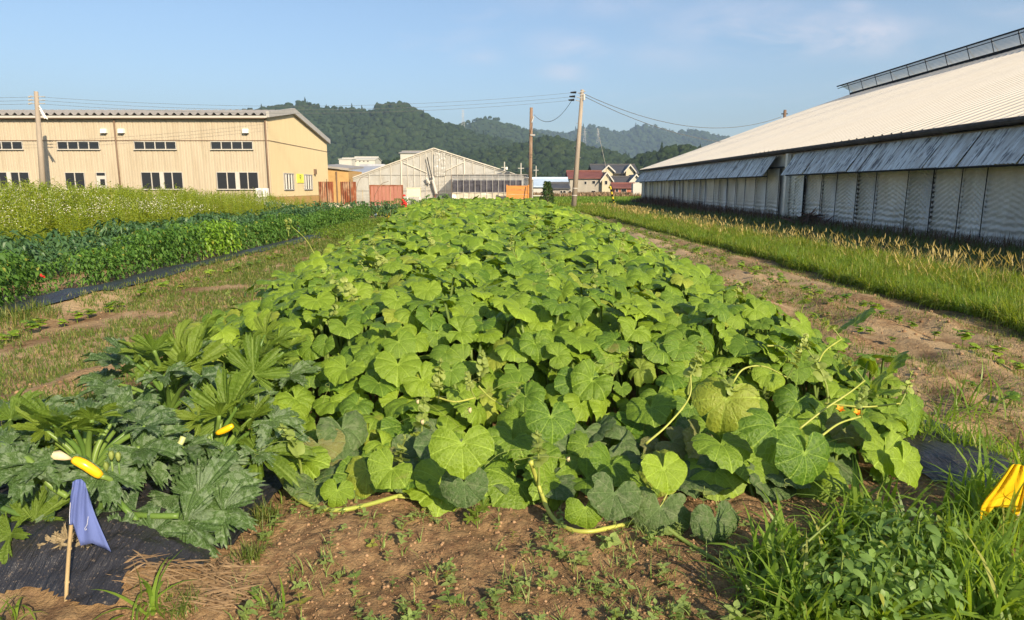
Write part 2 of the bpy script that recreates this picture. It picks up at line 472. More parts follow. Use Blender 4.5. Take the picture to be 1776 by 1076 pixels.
def ridge(name, pts, dist, w, density, rad, label, fname, flabel, vis=None, seed=0, con=.06, hscale=1.0, sub=6.0):
    """terrain whose crest shows along the photo silhouette pts at the given distance, with a forest on it"""
    world = [PT(px, py, dist) for px, py in pts]
    wx = np.array([p.x for p in world]); wz = np.array([p.z for p in world]) - sub
    wx = np.concatenate([[wx[0] - w * 1.2], wx, [wx[-1] + w * 1.2]]); wz = np.concatenate([[0], wz, [0]])
    def crest(x): return np.interp(x, wx, wz)
    def H(x, y):
        t = (y - (dist - w)) / w
        up = sstep(0, 1, np.clip(t, 0, 1)) * .55 + np.clip(t, 0, 1) * .45
        up = np.where(t > 1, np.clip(1 - (t - 1) * 1.4, 0, 1), up)
        gul = 1 - .22 * (fbm(x, y, 5.0 / w, 3, seed) - .3) * np.clip((1 - t) * 3, 0, 1) * np.clip(t * 3, 0, 1)
        gul = gul - .16 * np.abs(np.sin(x * 9 / w + 2.5 * fbm(x, y, 3 / w, 2, seed + 4))) * np.clip((1 - t) * 2.2, 0, 1) * np.clip(t * 3, 0, 1)
        return crest(x) * up * gul - .8
    xs = np.linspace(wx[0], wx[-1], 150); ys = np.linspace(dist - w, dist + w * .75, 46)
    X, Y = np.meshgrid(xs, ys); Z = H(X, Y)
    V = np.stack([X.ravel(), Y.ravel(), Z.ravel()], 1); a = (np.arange(45)[:, None] * 150 + np.arange(149)[None]).ravel()
    o = link(name, mesh_np(name, V, np.stack([a, a + 1, a + 151, a + 150], 1), True), M_hill)
    tag(o, label, kind='structure')
    B = Bake()
    r = np.random.default_rng(seed + 50)
    vx0, vx1 = vis if vis else (wx[0], wx[-1])
    area = (vx1 - vx0) * w * 1.25; n = int(area / (rad * rad * density))
    x = r.uniform(vx0, vx1, n); t = r.uniform(0.0, 1.25, n); y = dist - w + t * w; z = H(x, y)
    keep = z > 1; x, y, z = x[keep], y[keep], z[keep]; n = len(x)
    s = rad * r.uniform(.55, 1.25, n) * (1 + .25 * np.sin(x * .03))
    isc = r.random(n) < con
    rn = np.clip(.5 * r.random(n) + .5 * vnoise(x, y, 6 / w, seed + 9), 0, 1)
    which = r.integers(0, 8, n)
    for q in range(8):
        m = (which == q) & ~isc
        B.add((CROWNS_FAR if dist > 1200 else CROWNS)[q], mats(np.stack([x, y, z + s * .18], 1)[m], r.uniform(0, 6.3, m.sum()), scale=np.stack([s, s, s * hscale * r.uniform(.8, 1.3, n)], 1)[m]), rn[m])
    for q in range(3):
        m = (which % 3 == q) & isc
        B.add(CONIF[q], mats(np.stack([x, y, z + s * .2], 1)[m], r.uniform(0, 6.3, m.sum()), scale=np.stack([s, s, s * 1.0], 1)[m]), rn[m] * .3)
    f = B.build(fname, M_forest, smooth=False if rad < 1 else True)
    tag(f, flabel, fname.replace('_', ' '), kind='stuff')

IVa, IFa = IV, IF
ridge('hill', [(-260, 260), (100, 232), (300, 205), (440, 188), (480, 180), (515, 171), (535, 171), (560, 177), (600, 180), (645, 185), (660, 178), (675, 175), (692, 175), (710, 180), (740, 195), (780, 208), (830, 225), (880, 238), (930, 252), (1000, 270), (1080, 292)], 1000, 330, 2.5, 4.3,
      'long dark wooded hill with two rounded tops behind the yellow factory', 'hill_forest', 'dense dark forest covering the long hill behind the factory', vis=(-430, 130), seed=1, con=.05)
ridge('hill', [(640, 285), (760, 262), (840, 252), (900, 244), (930, 238), (960, 232), (985, 238), (1030, 251), (1080, 263), (1120, 278), (1200, 296)], 700, 190, 2.4, 3.6,
      'low wooded hill behind the two utility poles', 'hill_forest', 'green woodland on the low hill behind the utility poles', vis=(-150, 190), seed=2, con=.04, sub=5)
ridge('hill', [(690, 250), (760, 225), (795, 212), (815, 205), (835, 197), (860, 199), (890, 212), (920, 224), (950, 233), (1000, 245)], 1600, 320, 2.4, 6.0,
      'pointed wooded hill between the long hill and the wooden pole', 'hill_forest', 'forest on the pointed middle hill', vis=(-270, 160), seed=3, sub=8)
ridge('hill', [(860, 232), (930, 221), (960, 224), (985, 227), (1010, 219), (1030, 214), (1060, 221), (1080, 225), (1100, 217), (1130, 213), (1150, 219), (1170, 225), (1190, 221), (1220, 226), (1270, 234), (1400, 250), (1700, 262)], 2600, 560, 2.4, 8.5,
      'farthest blue hazy hills on the horizon', 'hill_forest', 'forest on the farthest blue hills', vis=(-80, 950), seed=4, sub=11)
ridge('hill', [(1050, 300), (1080, 286), (1100, 271), (1130, 259), (1150, 250), (1170, 251), (1200, 248), (1240, 250), (1300, 250), (1400, 262), (1700, 280)], 430, 110, 2.1, 2.5,
      'near wooded rise beside the far end of the white greenhouse', 'hill_forest', 'near trees on the rise behind the tiled houses', vis=(40, 210), seed=5, con=.07, sub=3)
ridge('hill', [(560, 300), (620, 291), (650, 284), (668, 270), (700, 263), (740, 264), (800, 276), (860, 288), (930, 298), (1010, 306), (1100, 312)], 330, 70, 1.9, 2.2,
      'low tree covered bank right behind the small greenhouse', 'hill_forest', 'belt of broadleaf trees right behind the small greenhouse', vis=(-92, 50), seed=6, con=.05, sub=3)

# air between here and the hills
k = NT('air')
k.t.nodes.remove(k.p)
pv = k.n('ShaderNodeVolumePrincipled', {'Color': (.50, .68, .90), 'Density': 2.8e-4, 'Anisotropy': 0.2})
k.t.links.new(pv.outputs[0], k.out.inputs['Volume'])
hz = MB().box(-3380, 3380, -3380, 3380, -1.4, 330).build('haze', k.m)
tag(hz, 'pale blue summer haze between the field and the hills', 'haze', kind='stuff')

# ================================================================== FACTORY
M_front = simple('cream_steel_front', (.42, .362, .27), .55, .05, 3.0, stain=(.36, .305, .22), stretch=(1, 1, .12), spec=.3)
M_gable = simple('yellow_steel_gable', (.48, .40, .245), .55, .05, 3.0, stretch=(1, 1, .12), spec=.3)
M_orange = simple('orange_render', (.42, .27, .11), .8, .12, 2.0, spec=.2)
M_seam = simple('brown_trim', (.16, .105, .07), .6, .1, 3)
M_grey = simple('galvanised_steel', (.36, .35, .33), .5, .12, 3, spec=.4)
M_roofm = simple('folded_steel_roof', (.28, .265, .245), .55, .12, 1.5, spec=.4)
M_dark = simple('dark_parts_and_shade', (.012, .012, .013), .9, .1)  # black for dark rails and for shade painted in roof and vent gaps
M_white = simple('white_paint', (.72, .70, .64), .5, .05, 4)
M_alu = simple('aluminium_frame', (.46, .44, .40), .45, .05, 4)
k = NT('window_glass'); k.base((.018, .02, .024)); k.rough(.12); k.spec(.5); M_glass = k.m
bt = lambda *a: tuple(a)
YF = 50.0
def FX(px): return PT(px, 300, YF).x
def FZ(py): return PT(600, py, YF).z
factory = empty('factory_building', (FX(300), YF, 0))
tag(factory, 'long cream steel clad factory with rows of dark windows and a yellow gable', 'factory')
XR = FX(469)            # right corner
ZE = FZ(204); ZB = 0.0
XL = XR - 5.585 * 8
def inF(o): o.parent = factory; o.location = (-factory.location.x, -factory.location.y, 0); return o
# core body behind the cladding (profile on the gable)
ridgeY = 55.6; backY = 65.6; ZR_ = 7.48; ZBk = PT(570, 247, 65.6).z
core = MB().poly([(XR - .12, YF + .12, 0), (XR - .12, backY, 0), (XR - .12, backY, ZBk), (XR - .12, ridgeY, ZR_ - .1), (XR - .12, YF + .12, ZE)], (XL - XR + .12, 0, 0))
inF(core.build('wall', M_front))
PW = .4
def clad_panel(wd, h, prof=.025):
    """one vertical steel cladding sheet with two shallow ribs, facing -Y"""
    xs = [0.004, .05, .07, wd * .5 - .03, wd * .5 - .01, wd * .5 + .01, wd * .5 + .03, wd - .07, wd - .05, wd - .004]
    ys = [0, 0, -prof, -prof, 0, 0, -prof, -prof, 0, 0]
    V, F = [], []
    for x, y in zip(xs, ys): V += [(x, y, 0), (x, y, h)]
    for i in range(len(xs) - 1): F.append((2 * i, 2 * i + 2, 2 * i + 3, 2 * i + 1))
    V += [(xs[0], .05, 0), (xs[0], .05, h), (xs[-1], .05, 0), (xs[-1], .05, h)]; n = len(xs)
    F += [(2 * n, 0, 1, 2 * n + 1), (2 * n - 2, 2 * n + 2, 2 * n + 3, 2 * n - 1)]
    me = D.meshes.new('cladding_panel'); me.from_pydata(V, [], F); me.update(); me.materials.append(M_front); return me
ZJ = FZ(244)
pm_lo = clad_panel(PW, ZJ - .95 - .02); pm_hi = clad_panel(PW, ZE - .05 - ZJ - .02)
npan = int((XR - XL) / PW)
for i in range(npan):
    x = XR - (i + 1) * PW
    for me, z in ((pm_lo, .95), (pm_hi, ZJ + .02)):
        o = D.objects.new('cladding_panel', me); COL.objects.link(o); o.parent = factory
        o.location = (x - factory.location.x, .03 + random.uniform(-.004, .004), z)
inF(MB().box(XL, XR + .02, YF - .03, YF + .1, 0, .93).build('plinth', M_orange))
inF(MB().box(XL, XR + .02, YF - .035, YF + .05, ZJ - .02, ZJ + .02).build('joint_strip', M_seam))
# gable sheets (facing +X), narrow corrugation
def gable_sheet(y0, y1, zb, zt):
    n = 4; V, F = [], []; ys = np.linspace(y0 + .003, y1 - .003, n * 4 + 1)
    for i, y in enumerate(ys):
        dx = (0, .0, .028, .028)[i % 4]; V += [(dx, y, zb(y)), (dx, y, zt(y))]
    for i in range(len(ys) - 1): F.append((2 * i, 2 * i + 2, 2 * i + 3, 2 * i + 1))
    me = D.meshes.new('gable_sheet'); me.from_pydata(V, [], F); me.update(); me.materials.append(M_gable); return me
def prof_top(y): return (ZE + (ZR_ - ZE) * (y - YF) / (ridgeY - YF)) if y < ridgeY else (ZR_ + (ZBk - ZR_) * (y - ridgeY) / (backY - ridgeY))
gy0 = YF
while gy0 < backY - .1:
    gy1 = min(gy0 + .78, backY)
    for zb, zt in ((lambda y: .95, lambda y: ZJ - .02), (lambda y: ZJ + .02, lambda y: max(ZJ + .03, prof_top(y) - .03))):
        o = D.objects.new('gable_sheet', gable_sheet(gy0, gy1, zb, zt)); COL.objects.link(o); o.parent = factory
        o.location = (XR - factory.location.x, -YF, 0)
    gy0 = gy1
inF(MB().box(XR - .1, XR + .04, YF - .03, backY, 0, .93).build('plinth', M_orange))
inF(MB().box(XR - .02, XR + .045, YF, backY, ZJ - .02, ZJ + .02).build('joint_strip', M_seam))
# folded plate roof
def folded(x0, x1, y0, z0, y1, z1, pitch=.56, h=.17):
    V, F = [], []; n = int((x1 - x0) / pitch)
    prof = [(0, 0), (.12, 0), (.25, 1), (.38, 1), (.5, 0)] if False else [(0, 0), (.30, 1), (.42, 1), (.70, 0)]
    xs = []
    for i in range(n):
        for a, b in prof: xs.append((x0 + (i + a) * pitch, b * h))
    xs.append((x1, 0))
    for x, dz in xs: V += [(x, y0, z0 + dz), (x, y1, z1 + dz)]
    for i in range(len(xs) - 1): F.append((2 * i, 2 * i + 2, 2 * i + 3, 2 * i + 1))
    me = D.meshes.new('roof'); me.from_pydata(V, [], F); me.update(); return me, xs
me, xs = folded(XL, XR + .25, YF - .35, ZE + .12, ridgeY, ZR_)
roof = inF(link('roof', me, M_roofm))
mb = MB()
for i in range(0, len(xs) - 4, 4):   # black sheet painted as the shade inside each rib opening
    x = xs[i][0]; mb.poly([(x + .03, YF - .22, ZE + .13), (x + .17, YF - .22, ZE + .27), (x + .235, YF - .22, ZE + .27), (x + .39, YF - .22, ZE + .13)], (0, .02, 0))
mb.build('rib_gap_shade', M_dark, None).parent = roof
me, xs = folded(XL, XR + .25, ridgeY, ZR_, backY + .3, ZBk + .02)
inF(link('roof', me, M_roofm))
inF(MB().box(XL, XR + .1, YF - .40, YF - .06, ZE - .06, ZE + .08).build('gutter', M_alu))
inF(MB().box(XL, XR, YF - .37, YF - .1, ZE - .11, ZE - .065).build('gutter_underside', M_seam))
inF(MB().poly([(XR + .06, YF - .35, ZE - .02), (XR + .06, ridgeY, ZR_ - .14), (XR + .06, backY + .35, ZBk - .14), (XR + .06, backY + .35, ZBk + .26), (XR + .06, ridgeY, ZR_ + .28), (XR + .06, YF - .35, ZE + .38)], (.22, 0, 0)).build('barge_board', M_grey))
for px in (203, 466):
    x = FX(px + 5)
    if px == 466: x = XR - .13
    inF(MB().tube([(x, YF - .12, ZE), (x, YF - .12, .02)], .055, 8).build('downpipe', M_seam, smooth=True))
def window(x0, x1, z0, z1, cells, y=YF, piers=()):
    root = MB()
    t = .045
    root.box(x0, x1, y - .10, y + .03, z1 - t, z1); root.box(x0 - .04, x1 + .04, y - .14, y + .03, z0 - .02, z0 + t)
    wd = (x1 - x0) / cells
    for i in range(cells + 1):
        xc = x0 + wd * i; hw = .028 if i not in piers else .15
        a = max(x0, xc - hw); b = min(x1, xc + hw)
        root.box(a, b, y - .099, y + .028, z0 + t, z1 - t)
    fr = inF(root.build('window', M_alu))
    for i in range(cells):
        g = MB().box(x0 + wd * i + (.15 if i in piers else .028), x0 + wd * (i + 1) - (.15 if i + 1 in piers else .028), y - .045, y - .03, z0 + t, z1 - t).build('pane', M_glass)
        g.parent = fr
    return fr
step = FX(238) - FX(106)
for i in range(-3, 3):
    x0 = FX(106) + step * i
    if x0 < XL: continue
    window(x0, x0 + FX(178) - FX(106), FZ(260), FZ(245.5), 4)
for i, (a, b) in enumerate(((-19, 51), (245, 317), (376, 448), (-152, -82), (-285, -215))):
    window(FX(a), FX(b), FZ(329), FZ(298.5), 4, piers=(2,))
window(FX(113), FX(147), FZ(329), FZ(299), 2)
# door beside the small window
d = inF(MB().box(FX(149), FX(166), YF - .07, YF + .02, .95, FZ(300)).build('door', M_front))
MB().box(FX(164.2), FX(165.2), YF - .1, YF - .07, 1.85, 2.05).build('handle', M_grey).parent = d; D.objects['handle'].location = (0, 0, 0)
d = inF(MB().box(FX(167), FX(184), YF - .065, YF + .02, .95, FZ(299)).build('door', M_alu))
g = MB().box(FX(168.3), FX(182.5), YF - .08, YF - .066, FZ(305), FZ(300)).build('pane', M_glass); g.parent = d
g = MB().box(FX(173.5), FX(181.5), YF - .08, YF - .066, FZ(322), FZ(311)).build('pane', M_glass); g.parent = d
for px in (189, 219, 432, 56 - 120):
    x = FX(px); z = FZ(228)
    v = inF(MB().poly([(x - .2, YF, z - .14), (x - .2, YF - .26, z - .14), (x - .2, YF - .2, z + .16), (x - .2, YF, z + .16)], (.4, 0, 0)).build('vent_hood', M_white))
    MB().box(x - .17, x + .17, YF - .23, YF - .04, z - .165, z - .145).build('vent_hood_shade', M_dark).parent = v  # black slab stands in for the shade under the hood
# gable windows with bars
def GY(px):   # depth on the gable plane
    lo, hi = YF, 80
    for _ in range(40):
        m = (lo + hi) / 2
        if PX((XR, m, 1.6))[0] < px: lo = m
        else: hi = m
    return lo
for a, b in ((492, 509), (527, 541)):
    y0, y1 = GY(a), GY(b); z0, z1 = 1.42, 2.72
    fr = MB(); t = .08
    fr.box(XR, XR + .1, y0, y1, z0, z0 + t); fr.box(XR, XR + .1, y0, y1, z1 - t, z1); fr.box(XR, XR + .1, y0, y0 + t, z0 + t, z1 - t); fr.box(XR, XR + .1, y1 - t, y1, z0 + t, z1 - t)
    fr = inF(fr.build('barred_window', M_grey))
    MB().box(XR + .032, XR + .045, y0 + t, y1 - t, z0 + t, z1 - t).build('pane', M_glass).parent = fr
    for q in (.22, .5, .78):
        yy = y0 + (y1 - y0) * q
        MB().box(XR + .05, XR + .075, yy - .09 * (y1 - y0) / 1.6, yy + .09 * (y1 - y0) / 1.6, z0 + t, z1 - t).build('bar', M_white).parent = fr
y0 = GY(545); inF(MB().box(XR + .02, XR + .2, y0, y0 + .35, 2.75, 3.2).build('vent_grille', M_seam))
# yellow notice with two green characters and a mark below
k = NT('notice_yellow'); k.base((.80, .78, .10)); k.rough(.6); M_notice = k.m
k = NT('notice_ink'); k.base((.04, .10, .03)); k.rough(.7); M_ink = k.m
y0, y1 = GY(515), GY(526.5)
sg = empty('notice_board', (XR + .03, (y0 + y1) / 2, 2.35)); tag(sg, 'square yellow notice with dark green lettering on the gable between the barred windows', 'sign')
MB().box(0, .03, -(y1 - y0) / 2, (y1 - y0) / 2, -.36, .36).build('board', M_notice, sg)
def glyph(body, size, loc, parent, mat, rot, name='lettering', ext=.006):
    cu = D.curves.new(name, 'FONT'); cu.body = body; cu.size = size; cu.extrude = ext; cu.align_x = 'CENTER'; cu.align_y = 'CENTER'; cu.materials.append(mat)
    tmp = D.objects.new(name, cu); COL.objects.link(tmp); bpy.context.view_layer.update()
    me = D.meshes.new_from_object(tmp); D.objects.remove(tmp); me.name = name
    o = D.objects.new(name, me); COL.objects.link(o); o.parent = parent; o.location = loc; o.rotation_euler = rot; return o
glyph('GF', .42, (.036, 0, .12), sg, M_ink, (R(90), 0, R(90)))
glyph('7', .26, (.036, .05, -.17), sg, M_ink, (R(90), 0, R(90)))
# air conditioner
ac = empty('air_conditioner', (FX(457), YF - .45, .95)); tag(ac, 'cream outdoor air conditioner unit at the foot of the factory corner', 'air conditioner')
MB().box(-.42, .42, -.15, .15, 0, .62).build('casing', M_white, ac)
MB().tube([(-.12, -.165, .31), (-.12, -.15, .31)], .22, 16).build('fan_grille', M_grey, ac)
MB().box(.2, .3, -.156, -.15, .1, .5).build('side_grille', M_grey, ac)
MB().box(-.5, .5, -.2, .2, -.95, -.02).build('stand', M_grey, ac)

# orange annex behind the gable
an = empty('annex_shed', (PT(587, 320, 67).x, 67, 0)); tag(an, 'small orange annex with a pale tin roof behind the factory gable', 'shed')
x0, x1 = PT(560, 320, 67).x - an.location.x, PT(605, 320, 67).x - an.location.x
zt0, zt1 = PT(570, 291, 67).z, PT(605, 296, 67).z
MB().poly([(x0, 0, 0), (x1, 0, 0), (x1, 0, zt1), (x0, 0, zt0)], (0, 6, 0)).build('wall', M_orange, an)
MB().poly([(x0 - .1, -.3, zt0 + .02), (x1 + .15, -.3, zt1 + .02), (x1 + .15, -.3, zt1 + .2), (x0 - .1, -.3, zt0 + .2)], (0, 6.6, .35)).build('roof', M_roofm, an)
MB().box(x0 + 1.3, x0 + 1.42, -.1, -.01, 0, zt1 - .1).build('downpipe', M_seam, an)
MB().box(x1 - 1.5, x1 - .5, -.05, -.01, .1, 2.2).build('door', M_orange, an)
# ================================================================== BIG GREENHOUSE (right)
def film_mat(name, col, transp=.0, rough=.35, spec=.6, dirt=(.2, .19, .17)):
    k = NT(name)
    n1 = k.noise(1.3, 6, .65, k.vmap(k.pos(), (1, 1, .5)))
    n2 = k.noise(5, 5, .6, k.vmap(k.pos(), (1, 1, .35)))
    c = k.mix(k.ramp(n1, [(.4, 0.0), (.68, .8)]), col, dirt)
    c = k.mix(k.ramp(n2, [(.35, .35), (.55, 0.0)]), c, tuple(v * .6 for v in col))
    c = k.mix(k.math('MULTIPLY', k.n('ShaderNodeObjectInfo').outputs['Random'], .35), c, tuple(v * .62 for v in col))
    k.base(c); k.rough(rough); k.spec(spec)
    k.bump(k.noise(9, 5, .65, k.vmap(k.pos(), (1, 1, 2.5))), .35, .02)
    if transp:
        tr = k.n('ShaderNodeBsdfTransparent'); ms = k.n('ShaderNodeMixShader'); k.set(ms.inputs[0], transp)
        k.t.links.new(k.p.outputs[0], ms.inputs[1]); k.t.links.new(tr.outputs[0], ms.inputs[2]); k.t.links.new(ms.outputs[0], k.out.inputs[0])
    return k.m
M_film = film_mat('grey_plastic_film', (.66, .63, .58), dirt=(.38, .35, .30))
M_filmlite = film_mat('pale_plastic_film', (.88, .86, .80), dirt=(.6, .57, .5))
M_rope = simple('black_rope', (.02, .02, .022), .8, .1)
M_rust = simple('rusty_steel', (.20, .065, .03), .8, .25, 3, stain=(.42, .30, .19), stretch=(1, 1, .4), spec=.2)
XW = 12.45; ZEAVE = 3.18; XRG = 31.3; ZRG = 10.0; YG1 = 66.0; YG0 = 5.0
gh = empty('greenhouse', (XW, 40, 0)); tag(gh, 'huge long greenhouse with white ribbed roof and wrinkled grey plastic side wall', 'greenhouse')
def inG(o): o.parent = gh; o.location = (-XW, -40, 0); return o
# wrinkled film wall, bay by bay between ropes
def film_bay(wd, h, seed):
    nu, nv = 22, 84; r = random.Random(seed)
    al, ar = r.uniform(.3, 1.0), r.uniform(.3, 1.0)
    U, W = np.meshgrid(np.linspace(0, 1, nu), np.linspace(0, 1, nv))
    z = W * h; y = U * wd
    def wr(d, amp, sl, ph):
        nz = fbm(y + seed * 3, z, 2.2, 2, seed)
        return amp * np.sin(2 * math.pi * (z - sl * d) / .145 + ph + 3.0 * nz) * np.exp(-d / .75)
    top = sstep(0, .3, 1 - W) * .75 + .25
    dx = wr(y, al, .45, r.uniform(0, 6)) + wr(wd - y, ar, .45, r.uniform(0, 6))
    dx = dx * .052 * top * (.35 + 1.1 * fbm(y, z, 1.4, 2, seed + 3)) + .020 * np.sin(2 * math.pi * z / .19 + 4 * fbm(y + 9, z, 1.5, 2, seed)) * sstep(.55, .1, W) 
    dx = dx + .05 * (fbm(y, z, .9, 2, seed + 7) - .5) - .03 * np.sin(U * math.pi)
    V = np.stack([-dx.ravel(), y.ravel(), z.ravel()], 1)
    a = (np.arange(nv - 1)[:, None] * nu + np.arange(nu - 1)[None]).ravel()
    return mesh_np('film_panel', V, np.stack([a, a + nu, a + nu + 1, a + 1], 1), True)
BW = 1.55
bays = [film_bay(BW - .02, 2.5, s) for s in range(6)]
for b in bays: b.materials.append(M_film)
y = YG0; i = 0; rb_ = random.Random(5)
while y < YG1 - .2:
    BW = rb_.choice((1.0, 1.3, 1.55, 1.55, 1.9))
    if not (29.4 < y + BW * .5 < 31.6):
        o = D.objects.new('film_panel', bays[(i * 7 + i // 3) % 6]); COL.objects.link(o); o.parent = gh
        o.location = (rb_.uniform(-.02, .02), y - 40 + .01, 0); o.scale = (rb_.uniform(.7, 1.35), BW / 1.55, 1)
    rp = MB().tube([(XW - .045 - .02, y, 0.0), (XW - .05, y + .02, 1.2), (XW - .045, y, 2.52)], .014, 5)
    inG(rp.build('rope', M_rope)); y += BW; i += 1
inG(MB().box(XW - .10, XW + .02, YG0, YG1, 2.5, 2.56).build('rail', M_dark))
inG(MB().box(XW + .10, XW + .3, YG0, YG1, 0, ZEAVE - .06).build('wall_backing', M_film))
# the post wrapped in film and the loosely draped bay beside it
bx = film_bay(.62, 3.05, 21); bx.materials.clear(); bx.materials.append(M_filmlite)
for yy, dxx in ((30.9, -.10), (30.35, -.04)):
    o = D.objects.new('draped_film', bx); COL.objects.link(o); o.parent = gh; o.location = (dxx, yy - 40, 0)
bx = film_bay(1.0, 2.4, 33)
vv = np.empty(len(bx.vertices) * 3); bx.vertices.foreach_get('co', vv); vv = vv.reshape(-1, 3)
vv[:, 0] -= .10 * (fbm(vv[:, 1], vv[:, 2], 2.6, 3, 40) - .4); bx.vertices.foreach_set('co', vv.ravel()); bx.update(); bx.materials.clear(); bx.materials.append(M_filmlite)
o = D.objects.new('draped_film', bx); COL.objects.link(o); o.parent = gh; o.location = (-.08, 29.3 - 40, 0)
inG(MB().box(XW - .22, XW - .02, 31.0, 31.22, 0, 3.1).build('post', M_filmlite))
inG(MB().tube([(XW - .12, 29.28, 0), (XW - .12, 29.28, 2.5)], .03, 6).build('post', M_dark))
# eave flaps: corrugated sheets hanging outwards
def flap_sheet(wd, seed, drop=.92, out=.62):
    n = 10; V = []; F = []
    for i in range(n + 1):
        u = wd * i / n; dz = .022 * math.cos(i * math.pi)
        V += [(-dz * .8, u + .004, 0 + dz * .6), (-out - dz * .8, u + .004, -drop + dz * .6)]
    for i in range(n): F.append((2 * i, 2 * i + 1, 2 * i + 3, 2 * i + 2))
    me = D.meshes.new('flap_panel'); me.from_pydata(V, [], F); me.update(); return me
k = NT('weathered_blue_sheet')
oo = k.obj(); pp = k.pos()
st = k.noise(3.4, 6, .7, k.vmap(pp, (.3, 2.6, .3)))
st2 = k.noise(9, 4, .6, k.vmap(pp, (.2, 1.6, .2)))
c = k.mix(k.ramp(st, [(.42, 0.0), (.60, 1.0)]), (.70, .74, .75), (.44, .43, .41))
c = k.mix(k.ramp(st2, [(.53, 0.0), (.62, .95)]), c, (.07, .07, .08))
c = k.mix(k.math('MULTIPLY', k.n('ShaderNodeObjectInfo').outputs['Random'], .25), c, (.6, .6, .6))
k.base(c); k.rough(.5); k.spec(.4); M_flap = k.m
fm = [flap_sheet(.72, s) for s in range(2)]
for m in fm: m.materials.append(M_flap)
y = YG0
while y < YG1 - .5:
    if not (29.7 < y < 32.0):
        o = D.objects.new('flap_panel', fm[int(y * 3) % 2]); COL.objects.link(o); o.parent = gh
        o.location = (-.10 + random.uniform(-.012, .012), y - 40, ZEAVE - .12 + random.uniform(-.01, .01)); o.rotation_euler = (random.uniform(-.008, .008), random.uniform(-.03, .03), 0)
    y += .745
for a, b in ((YG0, 29.8), (32.0, YG1)):
    inG(MB().tube([(XW - .72, a, ZEAVE - 1.06), (XW - .72, b, ZEAVE - 1.06)], .03, 6).build('flap_rail', M_dark))
inG(MB().tube([(XW - .27, YG0, ZEAVE + .03), (XW - .27, YG1, ZEAVE + .03)], .085, 8).build('eave_pipe', simple('tarred_batten', (.07, .06, .055), .9, .4, 5)))
# roof
k = NT('white_greenhouse_roof')
f = k.noise(.5, 6, .6, k.pos()); f2 = k.noise(2.2, 6, .65, k.vmap(k.pos(), (.15, 1, .15)))
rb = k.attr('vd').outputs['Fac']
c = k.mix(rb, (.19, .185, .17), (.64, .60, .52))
c = k.mix(k.ramp(f, [(.35, .0), (.7, .25)]), c, (.55, .50, .42))
c = k.mix(k.ramp(f2, [(.45, 0.0), (.7, .22)]), c, (.42, .37, .28))
k.base(c); k.rough(.5); k.spec(.4)
M_groof = k.m
yy = []; pit = .56
y = YG0 - .2
while y < YG1 + .2: yy += [(y, 0, 0), (y + .28, 0.0, 0), (y + .33, .11, 1), (y + .42, .12, 1), (y + .47, 0.0, .0)]; y += pit
yy = np.array(yy); ns = 12
sl = (ZRG - ZEAVE) / (XRG - XW); nrm = Vector((-sl, 0, 1)).normalized()
def roof_side(xa, za, xb, zb, nx, nz):
    t = np.linspace(0, 1, ns)[:, None]
    Xr = xa + (xb - xa) * t + nx * yy[None, :, 1]; Zr = za + (zb - za) * t + nz * yy[None, :, 1] + .02 * np.sin(t * 9 + yy[None, :, 0] * .6)
    Yr = np.broadcast_to(yy[None, :, 0], Xr.shape); m = len(yy)
    V = np.stack([Xr.ravel(), Yr.ravel(), Zr.ravel()], 1); a = (np.arange(ns - 1)[:, None] * m + np.arange(m - 1)[None]).ravel()
    return mesh_np('roof', V, np.stack([a, a + m, a + m + 1, a + 1], 1), False, {'vd': np.tile(yy[:, 2], ns)})
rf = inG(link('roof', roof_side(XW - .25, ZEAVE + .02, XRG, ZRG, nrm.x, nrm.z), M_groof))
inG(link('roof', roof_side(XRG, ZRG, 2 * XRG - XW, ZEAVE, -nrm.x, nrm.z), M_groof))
inG(MB().poly([(XW, YG1, 0), (2 * XRG - XW, YG1, 0), (2 * XRG - XW, YG1, ZEAVE), (XRG, YG1, ZRG - .1), (XW, YG1, ZEAVE - .1)]).build('end_wall', M_film))
inG(MB().box(2 * XRG - XW - .05, 2 * XRG - XW, YG0, YG1, 0, ZEAVE).build('wall', M_film))
# open ridge vent
rv = inG(MB().box(XRG - .35, XRG - .22, YG0, YG1 - .9, ZRG - .02, ZRG + .17).build('ridge_vent', M_dark))
yy2 = [(YG0 + i * .3, (.0, .025)[i % 2]) for i in range(int((YG1 + .3 - YG0) / .3))]
V = []; F = []
for y_, dz in yy2: V += [(XRG - .95, y_, ZRG + .90 + dz), (XRG + .25, y_, ZRG + .30 + dz)]
for i in range(len(yy2) - 1): F.append((2 * i, 2 * i + 1, 2 * i + 3, 2 * i + 2))
me = D.meshes.new('vent_panel'); me.from_pydata(V, [], F); me.update()
vp = link('vent_panel', me, film_mat('clear_corrugated_sheet', (.80, .82, .80), transp=.35, dirt=(.6, .6, .58))); vp.parent = rv
mb = MB(); mb.box(XRG - 1.0, XRG - .92, YG0, YG1 + .4, ZRG + .86, ZRG + .95); mb.box(XRG - .90, XRG - .84, YG0, YG1 + .4, ZRG + .70, ZRG + .74)
mb.build('vent_rail', M_dark).parent = rv
y = 8.0
while y < YG1 + .3:
    MB().tube([(XRG - .96, y, ZRG + .9), (XRG - .62, y - .03, ZRG - .12)], .025, 5).build('vent_strut', M_dark).parent = rv
    MB().tube([(XRG - .96, y, ZRG + .88), (XRG + .2, y + .9, ZRG + .33)], .018, 4).build('vent_brace', M_alu).parent = rv
    y += 2.35

